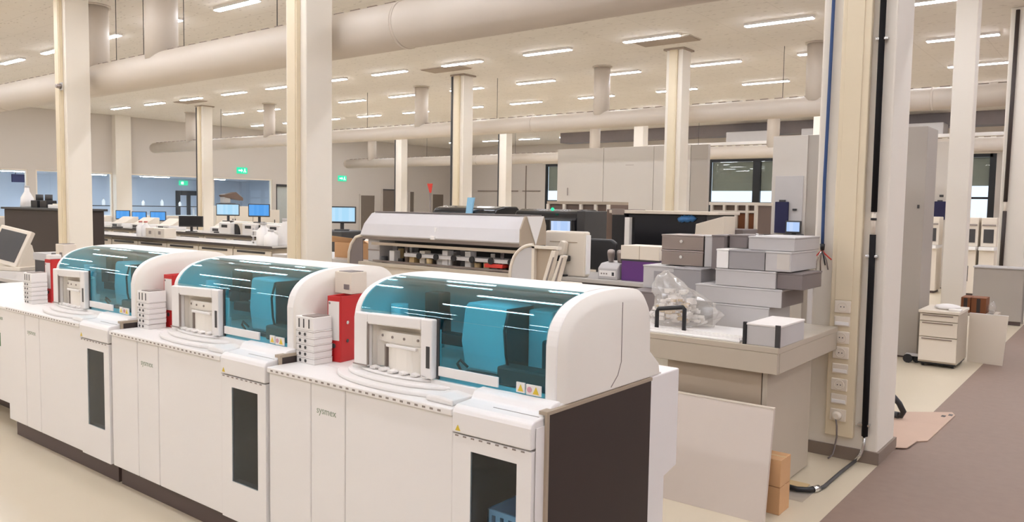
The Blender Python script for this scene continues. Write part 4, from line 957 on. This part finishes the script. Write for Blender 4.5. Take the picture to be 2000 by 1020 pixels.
# ================================================================ RIGHT BENCH WITH GREY BOXES
t = thing('grey_bench', 'taupe bench carrying the grey boxes beside the wide pillar', 'bench', (-2.6, 4.44, 0))
MB().box(-3.6, -1.549, 4.434, 5.575, .885, .92).build('bench_top', 'bench', t, .004); MB().box(-3.58, -1.555, 4.437, 4.47, .765, .885).build('apron', 'bench', t, .003); MB().box(-1.585, -1.552, 4.47, 5.57, .765, .885).build('apron', 'bench', t, .003)
MB().box(-2.27, -1.665, 4.50, 4.53, .05, .765).build('front_panel', 'taupe', t, .003); MB().box(-1.66, -1.63, 4.50, 5.3, .01, .765).build('side_panel', 'bench', t, .003); MB().box(-3.5, -3.46, 4.5, 5.3, 0, .765).build('side_panel', 'bench', t); MB().box(-2.27, -2.24, 4.53, 5.3, .02, .765).build('inner_panel', 'charcoal', t)
MB().box(-2.24, -1.66, 5.25, 5.3, .02, .765).build('back_panel', 'taupe', t)
t = thing('leaning_board', 'pale grey board leaning against the taupe bench', 'board', (-1.9, 4.15, 0))
bx = MB().hexa([(-2.75,4.15,0),(-1.495,4.15,0),(-1.495,4.175,0),(-2.75,4.175,0),(-2.75,4.40,.575),(-1.55,4.40,.575),(-1.55,4.425,.57),(-2.75,4.425,.57)]); bx.build('board_sheet', 'board', t, .002); MB().hexa([(-2.75,4.398,.575),(-1.55,4.398,.575),(-1.55,4.425,.575),(-2.75,4.425,.575),(-2.75,4.398,.582),(-1.55,4.398,.582),(-1.55,4.425,.582),(-2.75,4.425,.582)]).build('edge_band', 'cream', t)
for k in (0, 1):
    t = thing('kraft_carton', ['lower kraft carton behind the leaning board', 'upper kraft carton behind the leaning board'][k], 'box', (-1.6, 4.4, .155*k))
    z = .158*k; MB().box(-1.84, -1.474, 4.33, 4.49, z, z+.155).build('carton_body', 'kraft', t, .003); MB().box(-1.84, -1.4735, 4.40, 4.42, z+.1545, z+.156).build('tape', 'tan', t)
def gbox(name, x0, x1, y0, y1, z0, z1, m, label, lid=None, cat='box', rim=.012, end=False):
    """grey carton with a fitted lid and, on request, an end face darkened as shade"""
    t = thing(name, label, cat, ((x0+x1)/2, y0, z0))
    MB().box(x0, x1, y0, y1, z0, z1-rim).build('carton_body', m, t, .003); MB().box(x0-.003, x1+.003, y0-.003, y1+.003, z1-rim, z1).build('lid', lid or m, t, .003)
    if end: MB().box(x1, x1+.0025, y0+.004, y1-.004, z0+.003, z1-rim-.002).build('shaded_end', 'dkgrey', t)  # shade on the right end, painted as a thin darker sheet
    return t
t = gbox('grey_tray_box', -1.745, -1.548, 4.45, 4.86, .92, 1.045, 'grey', 'pale grey open box with black corner strips at the bench corner', 'paper')
MB().box(-1.765, -1.747, 4.44, 4.46, .92, 1.05).build('corner_strip', 'black', t); MB().box(-1.575, -1.546, 4.440, 4.449, .92, 1.048).build('corner_strip', 'charcoal', t)
gbox('grey_box', -2.2, -1.82, 5.0, 5.4, .92, 1.075, 'grey', 'pale grey box at the bottom middle of the grey box pile')
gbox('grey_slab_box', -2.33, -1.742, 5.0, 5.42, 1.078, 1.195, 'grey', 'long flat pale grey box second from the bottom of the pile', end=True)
gbox('grey_slab_box', -2.19, -1.785, 5.0, 5.40, 1.198, 1.308, 'grey', 'flat pale grey box third from the bottom of the pile')
gbox('dark_grey_box', -1.783, -1.62, 5.02, 5.40, 1.2, 1.305, 'dkgrey', 'brown grey box right of the third pale box in the pile')
gbox('white_box', -2.187, -2.105, 5.0, 5.4, 1.312, 1.438, 'white', 'small white box end in the fourth layer of the pile')
gbox('metal_box', -2.10, -1.86, 5.0, 5.5, 1.312, 1.438, 'midgrey', 'mid grey box in the fourth layer of the pile')
t = gbox('grey_box', -1.855, -1.69, 5.0, 5.5, 1.312, 1.438, 'grey', 'pale grey box at the right of the fourth layer of the pile'); MB().box(-1.78, -1.70, 4.998, 5.0, 1.325, 1.425).build('panel', 'partition', t)
gbox('support_box', -2.87, -2.36, 5.02, 5.5, .92, 1.108, 'dkgrey', 'brown grey box behind the clear bag at the bottom of the pile')
t = gbox('steel_tray', -2.87, -2.56, 5.25, 5.56, 1.11, 1.28, 'grey', 'grey tray behind the clear bag under the steel trays'); MB().box(-2.78, -2.62, 5.247, 5.25, 1.12, 1.24).build('panel', 'midgrey', t)
gbox('dark_grey_box', -2.55, -2.34, 5.1, 5.56, 1.11, 1.285, 'midgrey', 'mid grey box between the grey tray and pale boxes')
for k in (0, 1):
    t = gbox('steel_tray', -2.75, -2.42, 5.3, 5.59, 1.288+k*.113, 1.398+k*.113, 'steel', ['lower brown steel tray at the top left of the pile', 'upper brown steel tray at the top left of the pile'][k], 'steel'); MB().cyl((-2.59, 5.3, 1.35+k*.113), (-2.59, 5.29, 1.35+k*.113), .012).build('knob', 'chrome', t)
gbox('grey_box', -2.41, -2.30, 5.3, 5.58, 1.288, 1.515, 'grey', 'narrow pale grey box right of the steel trays')
gbox('brown_grey_box', -2.29, -2.20, 5.15, 5.4, 1.288, 1.525, 'dkgrey', 'narrow brown grey box beside the white box end')
gbox('brown_grey_box', -2.185, -2.06, 5.2, 5.5, 1.44, 1.53, 'dkgrey', 'brown grey box on top of the mid grey box')
bottle(-2.03, 5.3, 1.44, .1, .022, 'white', 'small cream bottle standing on the mid grey box')
gbox('grey_box', -1.99, -1.69, 5.05, 5.55, 1.44, 1.53, 'grey', 'pale grey box on top of the pile nearest the wide pillar')
# tray with black handle and ridges
t = thing('handled_tray', 'white ridged tray with a black bar handle on the bench', 'tray', (-2.2, 4.6, .92))
MB().box(-2.75, -1.79, 4.46, 4.95, .92, .932).build('tray_plate', 'white', t, .003)
for i in range(4): MB().box(-2.7, -1.8, 4.48+i*.035, 4.492+i*.035, .932, .942).build('ridge', 'white', t)
MB().tube([(-2.38,4.55,.93),(-2.38,4.55,1.045),(-2.372,4.55,1.06),(-2.2,4.55,1.085),(-2.19,4.55,1.075),(-2.19,4.55,.93)], .014, 8).build('handle', 'black', t)
# clear bag of small parts
def bag():
    b = MB()
    rr = random.Random(12); n, m = 26, 14
    rings = []
    for j in range(m+1):
        u = j/m; z = .945 + .34*u
        rad = .265*(1-u)**.75 + .012 if u > .15 else .265*(.8+u*.6)
        ring = []
        for k in range(n):
            a = 2*PI*k/n; r = rad*(1+.13*math.sin(3*a+4*u)+.09*math.sin(7*a-9*u)+rr.uniform(-.09, .09))
            ring.append(b.bm.verts.new((-2.36+.06*math.sin(5*u)-.03*u + r*math.cos(a), 4.79 + .62*r*math.sin(a), z+rr.uniform(-.01, .01))))
        rings.append(ring)
    for A, B in zip(rings, rings[1:]):
        for k in range(n): b.bm.faces.new((A[k], A[(k+1)%n], B[(k+1)%n], B[k]))
    b.bm.faces.new(rings[0][::-1]); b.bm.faces.new(rings[-1])
    return b
t = thing('plastic_bag', 'crumpled clear plastic bag of small beige parts on the bench', 'bag', (-2.33, 4.79, .945))
bag().build('film', 'clearbag', t, 0, 2, False)
b = MB(); rr = random.Random(5)
for i in range(120):
    u = rr.random()**1.6*.66; r = .20*(1-u)*math.sqrt(rr.random()); a = rr.uniform(0, 2*PI)
    x, yy, z = -2.36+r*math.cos(a), 4.79+.55*r*math.sin(a), .965+.3*u; s = rr.uniform(.012, .024)
    b.box(x-s, x+s, yy-s*.6, yy+s*.6, z-s*.5, z+s*.5)
o = b.build('bag_contents', 'paper', t); o['kind'] = 'stuff'
b = MB()
for i in range(34):
    u = rr.random()*.5; r = .18*(1-u)*math.sqrt(rr.random()); a = rr.uniform(0, 2*PI)
    x, yy, z = -2.36+r*math.cos(a), 4.77+.55*r*math.sin(a), .965+.3*u; s = rr.uniform(.012, .022)
    b.box(x-s, x+s, yy-s*.6, yy+s*.6, z-s*.5, z+s*.5)
o = b.build('bag_contents', 'tan', t); o['kind'] = 'stuff'

# ================================================================ WIDE PILLAR: trunking, cables, skirting
PY = 5.65
struct(MB().box(-1.772, -1.268, PY-.018, PY+.49, 0, .085).build('baseboard_pillar', 'baseboard', None, .002))
t = thing('cable_trunking', 'cream cable trunking with sockets down the wide pillar', 'cable trunking', (-1.53, PY, .16))
MB().box(-1.615, -1.43, PY-.05, PY, .16, ZC-.04).build('channel', 'trunk', t, .006); MB().box(-1.585, -1.475, PY-.056, PY-.05, 1.1, ZC-.04).build('cover', 'trunk', t, .002)
zs = [1.055, .955, .845, .74, .63, .52, .42, .31]
for i, z in enumerate(zs):
    if i in (1, 4, 6):
        s = MB().box(-1.583, -1.478, PY-.062, PY-.05, z-.035, z+.035).build('socket', 'cream', t, .006); MB().box(-1.575, -1.485, PY-.066, PY-.062, z-.026, z-.002).build('rocker', 'white', s, .003)
    else:
        s = MB().box(-1.583, -1.478, PY-.064, PY-.05, z-.042, z+.042).build('socket', 'cream', t, .005)
        r = MB(); r.lathe([(.034, 0), (.034, .002), (.028, .002), (.028, .001)], (0,0,0), 16); r.bm.transform(Matrix.Translation((-1.53, PY-.064, z)) @ Matrix.Rotation(PI/2, 4, 'X')); r.build('socket_ring', 'cream', s)
        for q in (-.010, .010): MB().cyl((-1.53+q, PY-.0655, z), (-1.53+q, PY-.068, z), .004, None, 6).build('pin_hole', 'charcoal', s)
pl = MB(); pl.lathe([(.03, 0), (.032, .03), (.018, .045)], (0,0,0), 12); pl.bm.transform(Matrix.Translation((-1.53, PY-.064, .31)) @ Matrix.Rotation(PI/2, 4, 'X')); pl.build('plug', 'cream', t)
tag(MB().tube([(-1.53,PY-.1,.29),(-1.525,PY-.09,.24),(-1.535,PY-.045,.15),(-1.545,PY-.04,.09),(-1.55,PY-.06,.03),(-1.57,PY-.1,.008)], .006, 6).build('power_cord', 'dkgrey'), 'thin grey cord dropping from the lowest socket to the floor', 'cable')
# blue cable
t = thing('blue_cable', 'blue cable hanging down the left side of the wide pillar', 'cable', (-1.70, PY-.03, 1.4))
MB().tube([(-1.672,PY-.02,4.95),(-1.680,PY-.02,4.0),(-1.688,PY-.022,3.1),(-1.692,PY-.024,2.4),(-1.697,PY-.022,1.9),(-1.694,PY-.024,1.6),(-1.692,PY-.024,1.47)], .0115, 8).build('sheath', 'blue', t)
MB().cyl((-1.692,PY-.024,1.475), (-1.690,PY-.026,1.43), .017, .013).build('sleeve', 'black', t)
for i, (dx, dz, m) in enumerate(((-.06, -.07, 'redbit'), (.05, -.09, 'dkgrey'), (.0, -.11, 'brownrack'), (.07, -.02, 'redbit'), (-.03, -.12, 'chrome'), (.03, -.06, 'black'))):
    MB().tube([(-1.69,PY-.026,1.432),(-1.69+dx*.3,PY-.045,1.41),(-1.69+dx*.8,PY-.06,1.39+dz*.3),(-1.69+dx,PY-.05,1.39+dz)], .0045, 6).build('wire', m, t)
# black pipe
t = thing('black_pipe', 'black insulated pipe clipped down the front of the wide pillar', 'pipe', (-1.36, PY-.03, .2))
MB().tube([(-1.375,PY-.035,4.95),(-1.37,PY-.035,3.6),(-1.368,PY-.035,2.4),(-1.366,PY-.035,1.70)], .019, 10).build('insulation', 'rubber', t)
MB().tube([(-1.366,PY-.035,1.74),(-1.366,PY-.035,1.53)], .014, 10).build('bare_section', 'cream', t); MB().cyl((-1.366,PY-.035,1.645), (-1.366,PY-.035,1.66), .019).build('ring', 'black', t)
MB().tube([(-1.366,PY-.035,1.55),(-1.364,PY-.035,1.2),(-1.362,PY-.035,.7),(-1.358,PY-.035,.19)], .02, 10).build('insulation', 'rubber', t)
MB().tube([(-1.358,PY-.035,.2),(-1.36,PY-.04,.12),(-1.375,PY-.05,.06),(-1.40,PY-.07,.025)], .012, 8).build('bare_end', 'chrome', t)
for z in (2.83, 1.405, .265):
    MB().box(-1.405, -1.33, PY-.045, PY-.0, z-.008, z+.008).build('clip', 'chrome', t, .002)
tag(MB().tube([(-1.40,PY-.07,.02),(-1.415,5.3,.012),(-1.415,4.95,.012),(-1.425,4.86,.014)], .011, 8).build('floor_pipe', 'charcoal'), 'dark pipe along the floor from the wide pillar', 'pipe')
t = thing('floor_hose', 'black hose bend on the floor by the kraft cartons', 'hose', (-1.5, 4.8, 0)); MB().tube([(-1.43,4.86,.02),(-1.46,4.80,.021),(-1.52,4.765,.021),(-1.575,4.77,.021),(-1.61,4.81,.021)], .017, 8).build('tubing', 'black', t); MB().cyl((-1.425,4.87,.02),(-1.445,4.825,.02),.021).build('clamp', 'chrome', t); MB().cyl((-1.59,4.785,.022),(-1.615,4.815,.022),.022).build('coupling', 'charcoal', t)
t = thing('floor_film', 'translucent film scrap under the black hose bend', 'film', (-1.53, 4.75, 0)); MB().box(-1.68, -1.44, 4.62, 4.93, .0, .003).build('film_sheet', 'clearbag', t); MB().box(-1.64, -1.50, 4.84, 4.95, .003, .006).build('film_fold', 'tan', t)
# cardboard on the floor, hose
t = thing('cardboard_sheet', 'flattened pinkish cardboard on the floor beside the wide pillar', 'cardboard', (-1.3, 7.0, 0))
MB().prism([(-1.62,6.95),(-1.50,7.25),(-1.137,7.55),(-1.10,7.45),(-1.125,6.47),(-1.25,6.33),(-1.38,6.20),(-1.6,6.3)], 'z', .004, .012).build('sheet', 'pinkboard', t); MB().prism([(-1.45,6.0),(-1.20,6.15),(-1.18,6.4),(-1.4,6.45)], 'z', .012, .018).build('flap', 'pinkboard', t)
for x, yy in ((-1.17, 7.35), (-1.13, 7.43)): MB().box(x-.015, x+.015, yy-.03, yy+.03, .012, .0135).build('slot', 'charcoal', t)
t = thing('black_hose', 'black hose loop standing out behind the wide pillar', 'hose', (-1.5, 7.1, .012)); MB().tube([(-1.60,6.98,.30),(-1.51,7.0,.215),(-1.44,7.0,.14),(-1.405,7.0,.075),(-1.42,7.01,.042),(-1.50,7.03,.038),(-1.60,7.06,.038)], .024, 10).build('tubing', 'black', t); MB().cyl((-1.44,7.012,.04),(-1.48,7.025,.038),.026).build('coupling', 'charcoal', t)
# second cable on the far pillar
t = thing('dark_cable', 'dark cable down the pillar above the low grey counter', 'cable', (-1.70, 15.07, .9)); MB().tube([(-1.66,15.07,4.95),(-1.67,15.07,3.3),(-1.68,15.07,1.9)], .03, 8).build('sheath', 'darkside', t); MB().tube([(-1.68,15.07,1.75),(-1.69,15.07,.75)], .03, 8).build('sheath', 'darkside', t); MB().tube([(-1.68,15.07,1.92),(-1.68,15.07,1.73)], .018, 8).build('bare_section', 'cream', t)

# drawer cabinet and its things
t = thing('drawer_cabinet', 'beige drawer cabinet on castors beside the tall grey cabinet', 'cabinet', (-1.65, 9.75, 0))
MB().box(-1.83, -1.45, 9.70, 10.32, .05, .60).build('carcass', 'bench', t, .004); MB().box(-1.84, -1.44, 9.67, 10.33, .60, .63).build('top', 'cream', t, .004)
for z0, z1 in ((.07, .33), (.34, .505), (.515, .59)):
    d = MB().box(-1.825, -1.455, 9.682, 9.70, z0, z1).build('drawer', 'cream', t, .003); MB().box(-1.80, -1.50, 9.676, 9.684, z1-.022, z1-.010).build('handle', 'baseboard', d)
MB().box(-1.822, -1.458, 9.72, 10.3, .03, .05).build('base_frame', 'black', t)
for x in (-1.79, -1.49):
    for yy in (9.76, 10.26): MB().cyl((x-.012, yy, .018), (x+.012, yy, .018), .018).build('castor', 'black', t)
t = thing('plastic_dish', 'white rounded dish on top of the beige drawer cabinet', 'dish', (-1.6, 9.95, .63)); MB().lathe([(.10, 0), (.135, .015), (.12, .04), (.06, .055)], (-1.6, 9.95, .63), 20).build('dish_body', 'white', t); MB().box(-1.56, -1.44, 9.75, 9.85, .63, .65).build('cloth', 'paper', t, .005)
t = thing('wheel_foot', 'dark castor base by the tall grey cabinet', 'castor', (-1.95, 9.85, 0)); MB().cyl((-1.95,9.78,.05),(-1.95,9.84,.05),.05).build('wheel', 'black', t); MB().cyl((-1.87,9.85,.045),(-1.87,9.9,.045),.045).build('wheel', 'black', t); MB().box(-1.98, -1.85, 9.80, 9.88, .08, .10).build('fork', 'grey', t)
for k, (x0, x1, l) in enumerate(((-1.63, -1.53, 'dark brown carton behind the drawer cabinet'), (-1.525, -1.365, 'brown carton standing behind the white leaning sheet'))):
    t = thing('brown_carton', l, 'box', ((x0+x1)/2, 11, .49)); MB().box(x0, x1, 11.0+.02*k, 11.3, .49, .68).build('carton_body', 'brownbox', t, .004); MB().box((x0+x1)/2-.02, (x0+x1)/2+.02, 10.998+.02*k, 11.0+.02*k, .5, .67).build('tape', 'darkside', t)
t = thing('low_shelf', 'low shelf behind the drawer cabinet carrying brown cartons', 'shelf', (-1.5, 11.1, 0)); MB().box(-1.75, -1.25, 10.95, 11.4, .46, .49).build('shelf_top', 'bench', t)
for x in (-1.74, -1.29): MB().box(x, x+.03, 10.96, 11.39, 0, .46).build('side', 'bench', t)
t = thing('clear_bag', 'small clear bag beside the brown cartons', 'bag', (-1.31, 11.1, .49)); b = MB().ball((-1.31,11.1,.565), .075, 12, 8, .15, .6, 1, 1); b.build('film', 'clearbag', t); MB().box(-1.335, -1.285, 11.06, 11.12, .50, .54).build('contents', 'grey', t)
t = thing('white_sheet', 'pale sheet leaning behind the beige drawer cabinet', 'board', (-1.25, 10.3, 0)); MB().hexa([(-1.44,10.34,.003),(-1.085,10.29,.004),(-1.085,10.31,.004),(-1.44,10.36,.003),(-1.45,10.42,.555),(-1.06,10.37,.56),(-1.06,10.39,.56),(-1.45,10.44,.555)]).build('sheet', 'cream', t); MB().hexa([(-1.45,10.418,.553),(-1.06,10.368,.558),(-1.06,10.392,.558),(-1.45,10.442,.553),(-1.45,10.418,.558),(-1.06,10.368,.563),(-1.06,10.392,.563),(-1.45,10.442,.558)]).build('edge_band', 'white', t)
t = thing('low_counter', 'low grey counter wall before the pillar at the aisle end', 'counter', (-1.6, 14.4, 0)); MB().box(-1.95, -1.29, 14.2, 14.26, .06, .86).build('counter_panel', 'partdark', t, .005); MB().box(-1.96, -1.28, 14.18, 14.6, .86, .885).build('counter_top', 'grey', t, .004); MB().box(-1.93, -1.30, 14.22, 14.26, .003, .06).build('plinth', 'plinth', t); MB().box(-1.95, -1.29, 14.5, 14.58, .003, .86).build('back_panel', 'partdark', t)

# suspended cable tray above the far right
t = thing('cable_tray', 'thin white cable tray crossing the far right hall', 'cable tray', (-6, 27, 4.2)); MB().box(-15, 2, 26.9, 27.2, 3.98, 4.02).build('tray_floor', 'cream', t); MB().box(-15, 2, 26.88, 26.9, 3.98, 4.08).build('tray_side', 'white', t)
for x in (-14, -10, -6, -2): MB().cyl((x, 27.05, 4.0), (x, 27.05, ZC), .015, None, 6).build('hanger', 'grey', t)
for o in bpy.data.objects:
    if '_w' in o: del o['_w']
